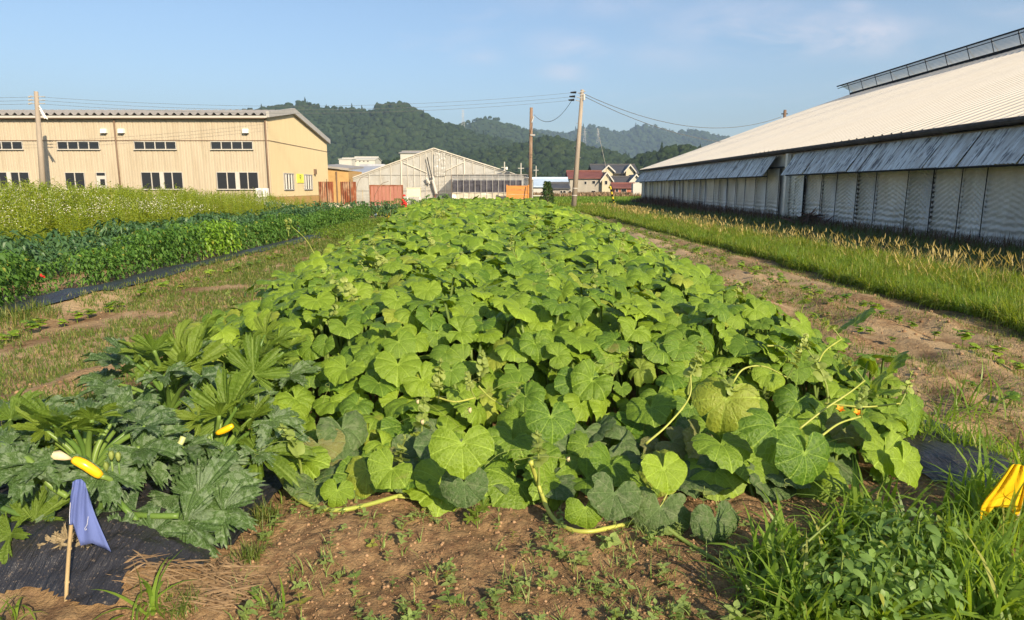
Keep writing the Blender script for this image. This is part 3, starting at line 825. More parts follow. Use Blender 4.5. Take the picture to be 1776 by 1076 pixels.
# ================================================================== SMALL GREENHOUSE (centre)
M_clear = film_mat('clear_plastic_film', (.50, .50, .47), transp=.22, rough=.3, spec=.6, dirt=(.38, .35, .29))
M_tube = simple('white_pipe', (.52, .49, .42), .5, .1)
YC = 61.0
def CP_(px, py): return PT(px, py, YC)
cg = empty('greenhouse', (CP_(750, 300).x, YC, 0)); tag(cg, 'small gabled greenhouse of clear plastic film on a white pipe frame', 'greenhouse')
def inC(o): o.parent = cg; o.location = (-cg.location.x, -YC, 0); return o
pl, pr_, pk = CP_(612, 309), CP_(925, 313), CP_(752, 258)
ln = 22.0
inC(MB().poly([(pl.x, YC, 0), (pr_.x, YC, 0), tuple(pr_), tuple(pk), tuple(pl)], (0, .02, 0)).build('gable_film', M_clear))
inC(MB().poly([tuple(pl), tuple(pk), (pk.x, YC + ln, pk.z), (pl.x, YC + ln, pl.z)], (0, 0, .02)).build('roof', M_clear))
inC(MB().poly([tuple(pk), tuple(pr_), (pr_.x, YC + ln, pr_.z), (pk.x, YC + ln, pk.z)], (0, 0, .02)).build('roof', M_clear))
inC(MB().box(pl.x, pl.x + .03, YC, YC + ln, 0, pl.z).build('side_film', M_clear))
inC(MB().box(pr_.x - .03, pr_.x, YC, YC + ln, 0, pr_.z).build('side_film', M_clear))
inC(MB().poly([(pl.x, YC + ln, 0), (pr_.x, YC + ln, 0), (pr_.x, YC + ln, pr_.z), (pk.x, YC + ln, pk.z), (pl.x, YC + ln, pl.z)]).build('end_film', M_film))
def rake(x): return pl.z + (pk.z - pl.z) * (x - pl.x) / (pk.x - pl.x) if x < pk.x else pk.z + (pr_.z - pk.z) * (x - pk.x) / (pr_.x - pk.x)
for a, b in ((pl, pk), (pk, pr_)):
    inC(MB().tube([a + Vector((0, -.06, .03)), b + Vector((0, -.06, .03))], .055, 6).build('rafter', M_tube))
    inC(MB().tube([a + Vector((0, -.05, -.12)), b + Vector((0, -.05, -.12))], .025, 6).build('rafter', M_tube))
for px in (640, 660, 678, 696, 707, 718, 729, 739, 750, 761, 772, 783, 793, 805, 820, 840, 858, 880, 900):
    x = CP_(px, 300).x; big = px in (696, 805)
    inC(MB().tube([(x, YC - .04, 0), (x, YC - .04, rake(x))], .065 if big else .028, 6).build('post', M_tube))
for zz in (1.35, 2.7): inC(MB().tube([(pl.x, YC - .05, zz), (pr_.x, YC - .05, zz)], .015, 4).build('wire', M_grey))
for a, b in (((700, 283), (741, 300)), ((806, 281), (765, 300))): inC(MB().tube([CP_(*a) + Vector((0, -.06, 0)), CP_(*b) + Vector((0, -.06, 0))], .045, 6).build('brace', M_tube))
for q in range(6):
    yq = YC + 1.5 + q * 3.6
    inC(MB().tube([(pl.x + .1, yq, 0), (pl.x + .1, yq, pl.z), (pk.x, yq, pk.z - .1), (pr_.x - .1, yq, pr_.z), (pr_.x - .1, yq, 0)], .04, 5).build('arch', M_tube))
# torn film hanging from the peak and the roller crank leaning on the gable
def wrinkle_sheet(x0, x1, z0, z1, y, amp=.05, seed=0, n=16, freq=6):
    U, W = np.meshgrid(np.linspace(0, 1, n), np.linspace(0, 1, n * 2))
    X = x0 + (x1 - x0) * U; Z = z0 + (z1 - z0) * W
    Yv = y - amp * (fbm(X, Z, freq, 3, seed) + .6 * np.sin(U * 30 + 4 * fbm(X, Z, 2, 2, seed)))
    a = (np.arange(2 * n - 1)[:, None] * n + np.arange(n - 1)[None]).ravel()
    return mesh_np('sheet', np.stack([X.ravel(), Yv.ravel(), Z.ravel()], 1), np.stack([a, a + 1, a + n + 1, a + n], 1), True)
a, b = CP_(754, 300), CP_(773, 266)
inC(link('torn_film', wrinkle_sheet(a.x, b.x, a.z - .3, b.z, YC - .1, .1, 4), M_clear))
crank = empty('roll_up_crank', (CP_(748, 320).x, YC - .6, 0)); tag(crank, 'metal film roller crank leaning against the small greenhouse gable', 'crank')
def inK(o): o.parent = crank; o.location = (-crank.location.x, -(YC - .6), 0); return o
q = lambda px, py, dy=-.35: PT(px, py, YC + dy)
inK(MB().tube([q(741, 273), q(749, 309)], .045, 6).build('rod', M_dark)); inK(MB().tube([q(750, 312), q(757, 337)], .13, 8).build('roller', M_alu))
inK(MB().tube([q(739, 309), q(745, 319)], .09, 6).build('arm', M_alu)); inK(MB().tube([q(750, 305), q(753, 314)], .09, 6).build('arm', M_alu))
inK(MB().tube([q(740, 317), q(754, 311)], .04, 6).build('arm', M_alu)); inK(MB().tube([q(755, 338), q(754, 352)], .06, 6).build('leg', M_rust)); inK(MB().tube([q(757, 337), q(760, 331)], .08, 6).build('arm', M_grey))

# net frame with clear film and a dark shade net
YN = 58.0
N_ = lambda px, py, dy=0: PT(px, py, YN + dy)
nf = empty('net_tunnel', (N_(850, 330).x, YN, 0)); tag(nf, 'low pipe frame with dark shade net and sagging plastic skirt', 'tunnel frame')
def inN(o): o.parent = nf; o.location = (-nf.location.x, -YN, 0); return o
x0, x1, z1 = N_(784, 330).x, N_(915, 330).x, N_(850, 303).z
zs = N_(800, 334).z
inN(link('plastic_skirt', wrinkle_sheet(x0, x1 - .4, .02, zs, YN - .02, .10, 11, 30, 4), film_mat('cream_film', (.62, .58, .47), dirt=(.40, .36, .27))))
inN(link('shade_net', wrinkle_sheet(x0 + .1, x1 - .5, zs - .05, N_(800, 313).z, YN + .12, .12, 12, 24, 3), simple('shade_net', (.055, .055, .07), .8, .3, 4)))
inN(MB().box(x0, x1, YN + .25, YN + .28, zs, z1).build('clear_film', film_mat('thin_clear_film', (.46, .48, .50), transp=.45)))
for i in range(14):
    x = x0 + (x1 - x0) * i / 13; inN(MB().tube([(x, YN - .15, 0), (x, YN - .15, z1)], .018, 5).build('pipe', M_grey if i else M_seam))
for z in (z1, N_(800, 309).z, zs): inN(MB().tube([(x0, YN - .15, z), (x1, YN - .15, z)], .02, 5).build('rail', M_grey))
inN(MB().poly([(x0, YN, z1), (x1, YN, z1), (x1, YN + 2.4, z1), (x0, YN + 2.4, z1)], (0, 0, .01)).build('top_film', film_mat('top_clear_film', (.50, .52, .54), transp=.5)))

# orange plank screen
YO = 56.5
O_ = lambda px, py: PT(px, py, YO)
ob = empty('plank_screen', (O_(898, 340).x, YO, 0)); tag(ob, 'bright orange wooden plank screen on two posts beside the net tunnel', 'screen')
M_oplank = simple('orange_wood', (.50, .22, .06), .7, .12, 5, stretch=(.2, 1, 1), stain=(.36, .15, .045), spec=.2)
xa, xb = O_(879, 340).x - ob.location.x, O_(918, 340).x - ob.location.x; zt = O_(898, 322).z; zbm = O_(898, 353).z
for i in range(4):
    h = (zt - zbm) / 4
    pk_ = MB().box(xa + .04, xb - .04, -.02 - .012 * (i % 2), .02, zbm + h * i + .012, zbm + h * (i + 1) - .012).build('plank', M_oplank, ob)
for x in (xa, xb - .1): MB().box(x - .04, x + .08, -.08, .05, 0, zt + .05).build('post', M_oplank, ob)
MB().tube([(xb - .5, -.09, .25), (xb - .28, -.09, zt - .1)], .025, 5).build('stick', M_seam, ob)

# pink wrapped crate frame, cream box on legs, rusty sheets, hoops
YP = 57.5
def spot(px, Y, z=0): return PT(px, 330, Y).x
M_pink = simple('pink_mesh', (.34, .15, .11), .75, .15, 3, stretch=(3, 1, .4))
pb = empty('wrapped_frame', (spot(670, YP), YP, 0)); tag(pb, 'reddish mesh panel on a timber frame before the small greenhouse', 'panel')
hw = spot(699, YP) - spot(670, YP); zt = PT(670, 321, YP).z
MB().box(-hw + .1, hw - .1, -.01, .02, .15, zt - .05).build('mesh_panel', M_pink, pb)
for x in (-hw, hw - .1): MB().box(x, x + .1, -.04, .06, 0, zt).build('post', M_rust, pb)
MB().box(-hw + .1, hw - .1, -.04, .06, zt - .09, zt).build('top_rail', M_rust, pb)
for i in range(7): MB().box(-hw + .35 + i * .33, -hw + .38 + i * .33, -.03, -.012, .15, zt - .1).build('slat', M_rust, pb)
cb = empty('cream_box', (spot(718, YP), YP, 0)); tag(cb, 'cream boxy metal cabinet on short legs before the small greenhouse', 'cabinet')
hw = spot(729.5, YP) - spot(718, YP); za, zt = PT(718, 341, YP).z, PT(718, 327, YP).z
M_cream = simple('cream_metal', (.66, .61, .42), .6, .06, 3)
MB().box(-hw, hw, -.3, .3, za, zt).build('body', M_cream, cb); MB().box(-hw - .03, hw + .03, -.33, .33, zt, zt + .05).build('lid', M_cream, cb)
for x in (-hw, hw - .07): MB().box(x, x + .07, -.28, -.2, 0, za).build('leg', M_white, cb)
def rusty(px, Y, ww, h, lean, label, two=True):
    o = empty('rusty_sheet', (spot(px, Y), Y, 0), lean); tag(o, label, 'metal sheet')
    n = 15; V = []; F = []
    for i in range(n):
        x = -ww / 2 + ww * i / (n - 1); yv = .03 * math.cos(i * math.pi) - .16 * (1 - (2 * i / (n - 1) - 1) ** 2)
        V += [(x, yv, .0), (x, yv + .03, h)]
    for i in range(n - 1): F.append((2 * i, 2 * i + 2, 2 * i + 3, 2 * i + 1))
    me = D.meshes.new('sheet'); me.from_pydata(V, [], F); me.update(); link('sheet', me, M_rust, o)
    MB().tube([(ww * .2, -.22, 0), (ww * .17, -.2, h * 1.08)], .03, 5).build('stake', M_seam, o)
    return o
rusty(565, 46, 1.0, 2.0, R(-4), 'dark rusty corrugated sheet standing nearest the factory gable')
r2 = rusty(604, 47, 1.05, 2.0, R(3), 'rusty corrugated sheet with peeling pale streaks beside the greenhouse')
for px, ww, h, lab in ((578, .75, .62, 'short pale concrete block beside the dark rusty sheet'), (607, 1.15, .50, 'low pale concrete slab under the peeling rusty sheet')):
    Y = 45.3 if px == 578 else 46.2
    b_ = MB().box(-ww / 2, ww / 2, -.12, .12, 0, h)
    o = b_.build('concrete_block', simple('pale_concrete', (.50, .45, .34), .9, .12, 4, bump=.4)); o.location = (spot(px, Y), Y, 0); tag(o, lab, 'block')
for px, ww, h, lab in ((633, 1.4, 2.4, 'tall thin bent hoop nearest the peeling rusty sheet'), (665, 1.6, 2.3, 'thin bent hoop in front of the reddish panel')):
    Y = 52; pts = [(-ww / 2, 0, 0), (-ww / 2 + .05, 0, h * .6), (-ww * .25, 0, h * .93), (0, 0, h), (ww * .2, 0, h * .97)] if px == 633 else [(-ww / 2, 0, 0), (-ww * .4, 0, h * .45), (-ww * .1, 0, h * .8), (ww * .25, 0, h * .9)]
    o = MB().tube(spline(pts, 5), .018, 5).build('garden_hoop', M_seam); o.location = (spot(px, Y), Y, 0); tag(o, lab, 'hoop')

# ================================================================== POLES AND WIRES
M_conc = simple('pole_concrete', (.29, .245, .195), .85, .15, 2.2, stretch=(1, 1, .3), bump=.3, bscale=30)
M_oldwood = simple('pole_wood', (.20, .13, .085), .9, .22, 3, stretch=(3, 3, .2), stain=(.34, .27, .2), bump=.4)
M_ins = simple('black_insulator', (.012, .012, .012), .4, .1)
M_cable = simple('cable', (.14, .15, .16), .6, .1)
def pole(name, base, top, r0, r1, mat, label, cat='utility pole'):
    o = empty(name, base); tag(o, label, cat)
    t = top - base
    MB().tube([Vector((0, 0, -.1)), t * .5, t], [r0, (r0 + r1) / 2, r1], 14).build('pole_shaft', mat, o, True)
    return o, t
Y1 = 52.0
pb_, pt_ = GR(995, 362), None
b = Vector((spot(994, Y1), Y1, 0)); b.x = (994.5 - 888) / 1184 * (Y1 * CP + 1.6 * SP); tpp = PT(1010, 156, Y1)
P1, t1 = pole('utility_pole', b, tpp, .21, .125, M_conc, 'tall concrete utility pole with three black insulators, standing right of the ivy stump')
for (px, py) in ((997, 161), (995, 168), (993.5, 174)):
    e = PT(px, py, Y1) - b
    MB().tube([e + Vector((-.32, 0, .0)), e + Vector((.10, 0, .02))], [.05, .085], 8).build('insulator', M_ins, P1)
    MB().tube([e + Vector((.2, 0, .0)), Vector((t1.x * .97, 0, e.z - .12))], .03, 5).build('bracket', M_grey, P1)
for fz in (.93, .955, .98):
    p = t1 * fz; MB().tube([p + Vector((-.16, -.1, 0)), p + Vector((.22, -.1, .04))], .045, 6).build('clamp', M_grey, P1)
MB().tube([t1 + Vector((.12, -.14, -.35)), t1 + Vector((.12, -.14, -.75))], .08, 8).build('cable_box', M_alu, P1)
for fz, n in ((.12, 0), (.18, 0)): p = t1 * fz; MB().tube([p + Vector((0, 0, -.03)), p + Vector((0, 0, .03))], .215, 14).build('band', M_alu, P1)
for i in range(7): p = t1 * (.25 + i * .095); s_ = (-1) ** i; MB().tube([p, p + Vector((.28 * s_, 0, 0))], .012, 4).build('step_bolt', M_grey, P1)
Y2 = 59.0
b2 = Vector((spot(919, Y2), Y2, 0)); top2 = PT(921.5, 187, Y2)
P2, t2 = pole('utility_pole', b2, top2, .17, .13, M_oldwood, 'weathered reddish wooden pole rising behind the orange plank screen')
p = t2 * .72; MB().box(p.x - .05, p.x + .35, -.2, -.1, p.z, p.z + .12).build('bracket', M_grey, P2)
p = t2 * .85; MB().tube([p + Vector((.05, -.16, 0)), p + Vector((.2, -.16, .5))], .05, 6).build('cable_box', M_alu, P2)
Y3 = 45.8
b3 = Vector(((78 - 888) / 1184 * (Y3 * CP + 1.6 * SP), Y3, 0)); top3 = PT(62.5, 159, Y3)
P3, t3 = pole('utility_pole', b3, top3, .20, .125, M_conc, 'brown concrete utility pole standing in front of the factory wall')
for py, hw in ((168, .75), (174, .75), (180, .75)):
    e = PT(66, py, Y3) - b3
    MB().tube([e + Vector((-.55, 0, 0)), e + Vector((.45, 0, 0))], .03, 5).build('bracket', M_grey, P3)
    MB().tube([e + Vector((-.62, 0, -.02)), e + Vector((-.40, 0, .02))], .06, 6).build('insulator', M_grey, P3)
MB().tube(spline([t3 + Vector((.15, -.1, -.9)), t3 + Vector((.35, -.1, -1.3)), t3 + Vector((.6, -.1, -1.75))]), .035, 5).build('cable_loop', M_white, P3)
MB().tube([t3 + Vector((.2, -.1, -1.1)), t3 + Vector((.45, -.1, -1.7))], .06, 6).build('cable_box', M_white, P3)
def wire(a, b_, sag, label, r=.018, group=None, mat=None):
    a = Vector(a); b_ = Vector(b_); mid = (a + b_) / 2
    pts = [a.lerp(b_, i / 24) - Vector((0, 0, sag * 4 * (i / 24) * (1 - i / 24))) for i in range(25)]
    o = MB().tube([p - mid for p in pts], r, 4).build('overhead_wire', mat or M_cable); o.location = mid; tag(o, label, 'wire', group); return o
for (py, pz, wd_) in ((168.5, 161, 'uppermost'), (174.5, 168, 'middle'), (180.5, 174, 'lowest')):
    wire(PT(70, py, Y3), PT(994, pz, Y1), .75, wd_ + ' of the three thin wires between the factory pole and the concrete pole', .009, 'three wires between the factory pole and the concrete pole')
    wire(PT(60, py, Y3), PT(-700, py - 14, Y3), .3, wd_ + ' of the three thin wires running left from the factory pole', .009, 'wires running on from the factory pole')
wire(PT(926, 199, Y2), PT(992, 174, Y1), 1.0, 'short drooping wire between the wooden pole and the concrete pole', .022)
YR = 74.0
wire(PT(1015, 164, Y1), PT(1355, 203, YR), 1.7, 'upper drooping cable running right from the concrete pole', .025)
wire(PT(1014, 168, Y1), PT(1500, 200, YR + 6), 3.3, 'lower drooping cable running right from the concrete pole', .025)
pr4 = empty('utility_pole', (PT(1361, 200, YR).x, YR, 0)); tag(pr4, 'dark pole top poking up behind the big greenhouse roof', 'utility pole')
zt = PT(1361, 191, YR).z
MB().tube([(0, 0, 0), (0, 0, zt)], .16, 8).build('pole_shaft', M_seam, pr4, True)
MB().box(-.35, .3, -.05, .05, zt - .45, zt - .35).build('crossarm', M_dark, pr4)
# guy wire and its striped cover
ga = Vector((PT(1066, 351, 62).x, 62, .0)); gb = PT(1028, 215, Y1 + 2)
gb = b + t1 * .95
gw = empty('guy_wire', ga); tag(gw, 'slanting guy wire with yellow and black striped cover at its foot', 'guy wire')
dv = (PT(1036, 222, 58) - ga)
MB().tube([(0, 0, 0), dv], .015, 4).build('wire', M_alu, gw)
M_yel = simple('yellow_plastic', (.75, .60, .05), .5, .05); 
for i in range(8): MB().tube([dv * (i * .033), dv * ((i + 1) * .033)], .085, 8).build('stripe_band', M_yel if i % 2 else M_ins, gw)

# ================================================================== IVY STUMP
M_leafD = plant_mat('ivy_leaf', (.025, .06, .014), (.05, .10, .02), yamt=.02, trans=.2)
def leaf_S(wd=.5, fold=.12, droop=.3):
    t = np.array([0, .12, .3, .5, .7, .88, 1.0]); wv = wd * .5 * np.array([.05, .55, 1.0, .95, .68, .3, 0]); V = []; F = []
    for a, b in zip(t, wv): V += [(-b, a, fold * b * 2 - droop * a * a), (0, a, -droop * a * a), (b, a, fold * b * 2 - droop * a * a)]
    for i in range(6): F += [(3 * i, 3 * i + 1, 3 * i + 4, 3 * i + 3), (3 * i + 1, 3 * i + 2, 3 * i + 5, 3 * i + 4)]
    return {'V': np.array(V), 'F': np.array(F)}
def leaf_T(l=1.0, wd=.5, fold=.15, droop=.25):
    V = np.array([(0, 0, 0), (-wd * .5, l * .38, fold), (0, l * .4, 0), (wd * .5, l * .38, fold), (0, l, -droop)], float); V[:, 2] *= l
    return {'V': V, 'F': np.array([(0, 2, 1), (0, 3, 2), (1, 2, 4), (2, 3, 4)])}
def shell_leaves(n, rx, ry, h, size, shape='cone', seed=0, T=None):
    r = np.random.default_rng(seed); B = Bake(); T = T or leaf_T()
    z = r.uniform(0, 1, n) ** .9; a = r.uniform(0, 6.28, n)
    rad = {'cone': (1 - z * .78), 'dome': np.sqrt(np.clip(1 - z ** 2, 0, 1)), 'bush': .75 + .25 * np.sin(z * 3)}[shape] * r.uniform(.55, 1.05, n)
    rad = rad * (1 + .25 * np.sin(a * 3 + z * 7 + seed))
    p = np.stack([rx * rad * np.cos(a), ry * rad * np.sin(a), z * h], 1)
    B.add(T, mats(p, a - math.pi / 2 + r.normal(0, .6, n), r.uniform(-1.1, .3, n), r.normal(0, .4, n), (size * r.uniform(.6, 1.25, n)).reshape(-1, 1)), r.random(n))
    return B
iv = empty('ivy_covered_stump', (spot(949, 48), 48, 0)); tag(iv, 'narrow dark green vine covered stump shaped like a cone', 'stump')
shell_leaves(1500, .62, .5, 2.05, .16, 'cone', 3).build('foliage', M_leafD, iv, False)
MB().tube([(0, 0, 0), (0, 0, 1.9)], [.2, .1], 8).build('trunk', M_oldwood, iv)
shell_leaves(500, .8, .6, .6, .16, 'dome', 5).build('foliage', M_leafD, iv, False)

# ================================================================== VILLAGE
M_redroof = simple('red_roof', (.15, .055, .045), .6, .2, .8); M_tile = simple('dark_roof_tile', (.06, .062, .068), .5, .2, .6)
M_wallg = simple('grey_boards', (.30, .275, .235), .8, .12, .8, stretch=(1, 1, .2)); M_wallc = simple('cream_render', (.46, .41, .29), .8, .06, 1); M_blue = simple('blue_film_roof', (.40, .50, .62), .5, .1, .5)
M_conw = simple('white_render', (.45, .44, .40), .8, .05, 1)
def house(px0, px1, py_eave, py_ridge, Y, depth, wallm, roofm, label, axis='x', wins=(), over=.5, name='house', floor=0.0, gable=None):
    x0, x1 = PT(px0, 330, Y).x, PT(px1, 330, Y).x; cx = (x0 + x1) / 2; hw = (x1 - x0) / 2
    ze = PT(px0, py_eave, Y).z; zr = PT(px0, py_ridge, Y).z
    o = empty(name, (cx, Y, floor)); tag(o, label, 'house' if name == 'house' else name.replace('_', ' '))
    if axis == 'x':     # ridge runs left-right
        MB().poly([(-hw, 0, 0), (-hw, depth, 0), (-hw, depth, ze), (-hw, depth / 2, zr - .15), (-hw, 0, ze)], (2 * hw, 0, 0)).build('wall', wallm, o)
        zr2 = zr
        for s in (0, 1):
            y0 = -over if s == 0 else depth + over; zz = ze - over * (zr - ze) / (depth / 2)
            r_ = MB().poly([(-hw - over, y0, zz), (hw + over, y0, zz), (hw + over, depth / 2, zr), (-hw - over, depth / 2, zr)], (0, 0, .2)).build('roof', roofm, o)
        MB().box(-hw - over, hw + over, depth / 2 - .2, depth / 2 + .2, zr + .15, zr + .42).build('ridge_cap', roofm, r_)
    else:
        MB().poly([(-hw, 0, 0), (hw, 0, 0), (hw, 0, ze), (0, 0, zr - .15), (-hw, 0, ze)], (0, depth, 0)).build('wall', wallm, o)
        for s in (-1, 1):
            zz = ze - over * (zr - ze) / hw
            MB().poly([(s * (hw + over), -over, zz), (0, -over, zr), (0, depth + over, zr), (s * (hw + over), depth + over, zz)], (0, 0, .2)).build('roof', roofm, o)
            MB().poly([(s * (hw + over), -over - .05, zz - .1), (0, -over - .05, zr - .1), (0, -over - .05, zr + .32), (s * (hw + over), -over - .05, zz + .32)], (0, .04, 0)).build('barge_board', M_conw, o)
    for a, b_, c_, d_ in wins:
        xa, xb = PT(a, 330, Y).x - cx, PT(b_, 330, Y).x - cx; za, zb = PT(a, d_, Y).z, PT(a, c_, Y).z
        f_ = MB().box(xa - .08, xb + .08, -.06, -.01, za - .08, zb + .08).build('window', M_alu, o)
        MB().box(xa, xb, -.10, -.062, za, zb).build('pane', M_glass, f_)
    return o
house(988, 1043, 309, 298, 150, 8, M_wallg, M_redroof, 'grey walled farmhouse with a long red roof behind the concrete pole', wins=((1013.5, 1017, 315, 320), (1027, 1032, 314, 319), (1026, 1033, 331, 335), (987, 990, 331, 335)))
house(1044, 1060, 311, 300, 149, 9, M_wallc, M_redroof, 'pale gable wing at the right end of the red roofed farmhouse', axis='y', wins=((1049, 1053, 314, 320),))
big_house = house(1034, 1098, 299, 286, 175, 11, M_wallc, M_tile, 'large cream house with a dark tiled roof, highest of the village roofs', wins=((1074, 1082, 302, 307),), over=1.2)
dm1 = house(1046, 1062, 296, 288.5, 173, 5, M_wallc, M_tile, 'left white edged dormer gable on the dark tiled roof', axis='y', over=.6, name='dormer')
dm2 = house(1085, 1098, 295, 287, 173, 5, M_wallc, M_tile, 'right white edged dormer gable on the dark tiled roof', axis='y', over=.6, name='dormer')
for dm in (dm1, dm2):
    l_ = dm.location.copy(); dm.parent = big_house; dm.location = l_ - big_house.location; del dm['label']; del dm['category']
house(1060, 1092, 322, 308, 160, 7, M_conw, M_tile, 'low dark tiled house between the farmhouse and the greenhouse', wins=((1066, 1070, 325, 333),), over=.8)
house(1093, 1112, 315, 304, 158, 9, M_conw, M_tile, 'white gabled house end beside the big greenhouse', axis='y', wins=((1099, 1103, 318, 324),))
house(1066, 1100, 326, 320, 140, 5, simple('brick_red_boards', (.34, .13, .08), .8, .3, 1.2), M_redroof, 'low reddish shed under the tiled houses', wins=((1068, 1072, 328, 333), (1078, 1086, 328, 333)), name='shed')
house(918, 984, 324, 311, 120, 9, M_conw, M_blue, 'long pale blue roofed shed beyond the orange screen', over=.4, name='shed')
house(959, 986, 328, 320, 112, 6, M_wallg, M_tile, 'small grey lean-to with two dark windows before the blue shed', over=.3, name='shed', wins=((972, 975, 331, 335), (977, 981, 331, 335)))
house(612, 652, 278, 273, 210, 10, M_conw, M_conw, 'white flat block far behind the factory gable', over=.2, name='building', wins=((618, 620, 279, 281), (625, 627, 279, 281), (632, 634, 279, 281), (639, 641, 279, 281)))
house(590, 612, 277, 275, 205, 10, M_conw, M_conw, 'smaller white block beside the far white building', over=.2, name='building')
house(605, 650, 302, 287, 95, 16, M_film, film_mat('grey_film_roof', (.40, .42, .46)), 'grey film greenhouse roof between the annex and the small greenhouse', over=.1, name='greenhouse')
house(696, 770, 266, 262, 245, 14, M_conw, M_roofm, 'pale long roof showing through trees behind the small greenhouse', over=.5, name='building')
bx_ = MB().box(-1.2, 1.2, -.5, .5, .55, .68).box(-1.1, -.95, -.4, .4, 0, .55).box(.95, 1.1, -.4, .4, 0, .55).build('field_table', M_conw); bx_.location = (spot(934, 88), 88, 0); tag(bx_, 'pale slab table in the field beyond the orange screen', 'table')
bx_ = MB().box(-.9, .9, -.8, .8, 0, 2.3).build('white_kiosk', M_conw); bx_.location = (spot(1106, 112), 112, 0); tag(bx_, 'small white box unit beside the far end of the big greenhouse', 'box')
for px, Y, py, lab in ((875, 110, 281, 'far street pole with a lamp above the net tunnel'), (903.5, 115, 283, 'thin white street pole just left of the wooden pole'), (929.5, 140, 288, 'thin distant pole just right of the wooden pole')):
    o = empty('street_pole', (spot(px, Y), Y, 0)); tag(o, lab, 'pole'); zt = PT(px, py, Y).z
    MB().tube([(0, 0, 0), (0, 0, zt)], .09, 6).build('pole_shaft', M_alu, o); MB().box(-.5, .5, -.04, .04, zt - .9, zt - .8).build('crossarm', M_alu, o)
    if px == 875: MB().tube([(.3, 0, zt - 1.2), (.3, 0, zt - .8)], .22, 8).build('lamp_head', M_white, o); MB().tube([(-.35, 0, zt - 2.2), (-.35, 0, zt - 1.8)], .18, 8).build('transformer', M_grey, o)
def pylon(px, pyb, pyt, Y, label):
    bz = PT(px, pyb, Y); tz = PT(px, pyt, Y); h = tz.z - bz.z + 14
    o = empty('transmission_tower', (bz.x, Y, bz.z - 14)); tag(o, label, 'transmission tower')
    m = MB()
    for s in (-1, 1): m.tube([(s * h * .09, 0, 0), (s * h * .02, 0, h * .7), (0, 0, h)], h * .009, 4)
    for i in range(7): z = h * i / 8; w0 = h * .09 * (1 - i / 9.5); m.tube([(-w0, 0, z), (w0 * .85, 0, z + h / 8)], h * .006, 4)
    m.build('mast', M_alu, o)
    for q in (.62, .76, .9): MB().box(-h * .11, h * .11, -h * .008, h * .008, h * q, h * q + h * .014).build('crossarm', M_alu, o)
pylon(1014, 243, 222, 2300, 'left lattice tower on the far blue hill'); pylon(1037, 241, 223, 2350, 'right lattice tower on the far blue hill'); pylon(803, 209, 190, 1500, 'faint lattice tower on the middle hill crest')
# ================================================================== SQUASH LEAVES
def squash_leaf(seed, nring=7, dens=1.0, small=False):
    """rounded five lobed blade, petiole joins at the origin in the notch; tip towards +Y; unit length about 1"""
    r = random.Random(seed)
    veins = [0, .62, -.62, 1.25, -1.25, 1.92, -1.92, 2.55, -2.55]
    pm = math.pi - r.uniform(.26, .62)
    lobes = r.uniform(.015, .06); ph = r.uniform(-.2, .2)
    ang = []
    nseg = int(40 * dens)
    base = list(np.linspace(-pm, pm, nseg + 1))
    if dens > .6:
        for v in veins: base += [v - .045, v, v + .045]
        base = sorted(a for a in base if abs(a) <= pm)
        out = [base[0]]
        for a in base[1:]:
            if a - out[-1] > .018: out.append(a)
        base = out
    A = np.array(base)
    dv = np.min(np.abs(A[:, None] - np.array(veins)[None]), axis=1)
    Rr = 1.0 + lobes * np.cos(5 * (A - ph) / 1.0) * (np.abs(A) < 2.2) - .04 * np.abs(A) / math.pi
    Rr *= 1 - .24 * sstep(1.8, pm, np.abs(A)) ** 1.4
    endr = sstep(0, .30, pm - np.abs(A)); Rr *= (.70 + .30 * endr)
    Rr *= 1 + .045 * (np.abs(((A * 2.6 + seed) % 1.0) - .5) * 2 - .5) * (1 if dens > .6 else 0)
    Rr *= 1 + .05 * np.array([noise.noise(Vector((a * 1.3, seed, 0))) for a in A])
    if seed % 4 == 1:
        for _ in range(2): a0 = r.uniform(-2, 2); Rr *= 1 - r.uniform(.15, .35) * np.exp(-((A - a0) / r.uniform(.05, .14)) ** 2)
    T_ = np.linspace(0, 1, nring + 1)[1:] ** .85
    V = [(0, 0, 0)]; vd = [0.0]
    cup, droop, fold = r.uniform(.15, .50), r.uniform(.10, .42), r.uniform(.0, .42)
    w1, w2 = r.uniform(0, 6), r.uniform(0, 6); tipd = r.uniform(.0, .14); tw = r.uniform(-.15, .15)
    for t in T_:
        rad = Rr * t
        x = rad * np.sin(A); y = rad * np.cos(A) * .96
        z = cup * rad - (cup * .6 + droop) * rad ** 2.4 + fold * np.abs(x) * .55 - tipd * np.maximum(0, y) ** 2
        z += .060 * rad * np.minimum(dv / .31, 1.0) ** .7                      # blade bulges between veins
        z += .055 * rad ** 2 * np.sin(3 * A + w1) + .030 * rad ** 3 * np.sin(7 * A + w2) + .030 * t ** 4 * np.sin(17 * A + w1)
        z += tw * x * y
        for i in range(len(A)): V.append((x[i], y[i], z[i])); vd.append(min(1.0, dv[i] / .045 * (.55 + .9 * t)) if dens > .6 else min(1, dv[i] / .12))
    n = len(A); F = []
    F3 = [(0, 1 + i + 1, 1 + i) for i in range(n - 1)]
    F4 = []
    for q in range(nring - 1):
        b = 1 + q * n
        for i in range(n - 1): F4.append((b + i, b + i + 1, b + n + i + 1, b + n + i))
    Fa = np.concatenate([np.array(F3), tri(np.array(F4))])
    V = np.array(V)
    return {'V': V, 'F': Fa[:, ::-1], 'vd': np.array(vd), 'uv': V[:, :2].copy()}
def T_mesh(name, T, mat, smooth=True):
    me = mesh_np(name, T['V'], tri(T['F']), smooth, {'vd': T.get('vd', np.ones(len(T['V'])))}, T.get('uv', T['V'][:, :2]))
    me.materials.append(mat); return me

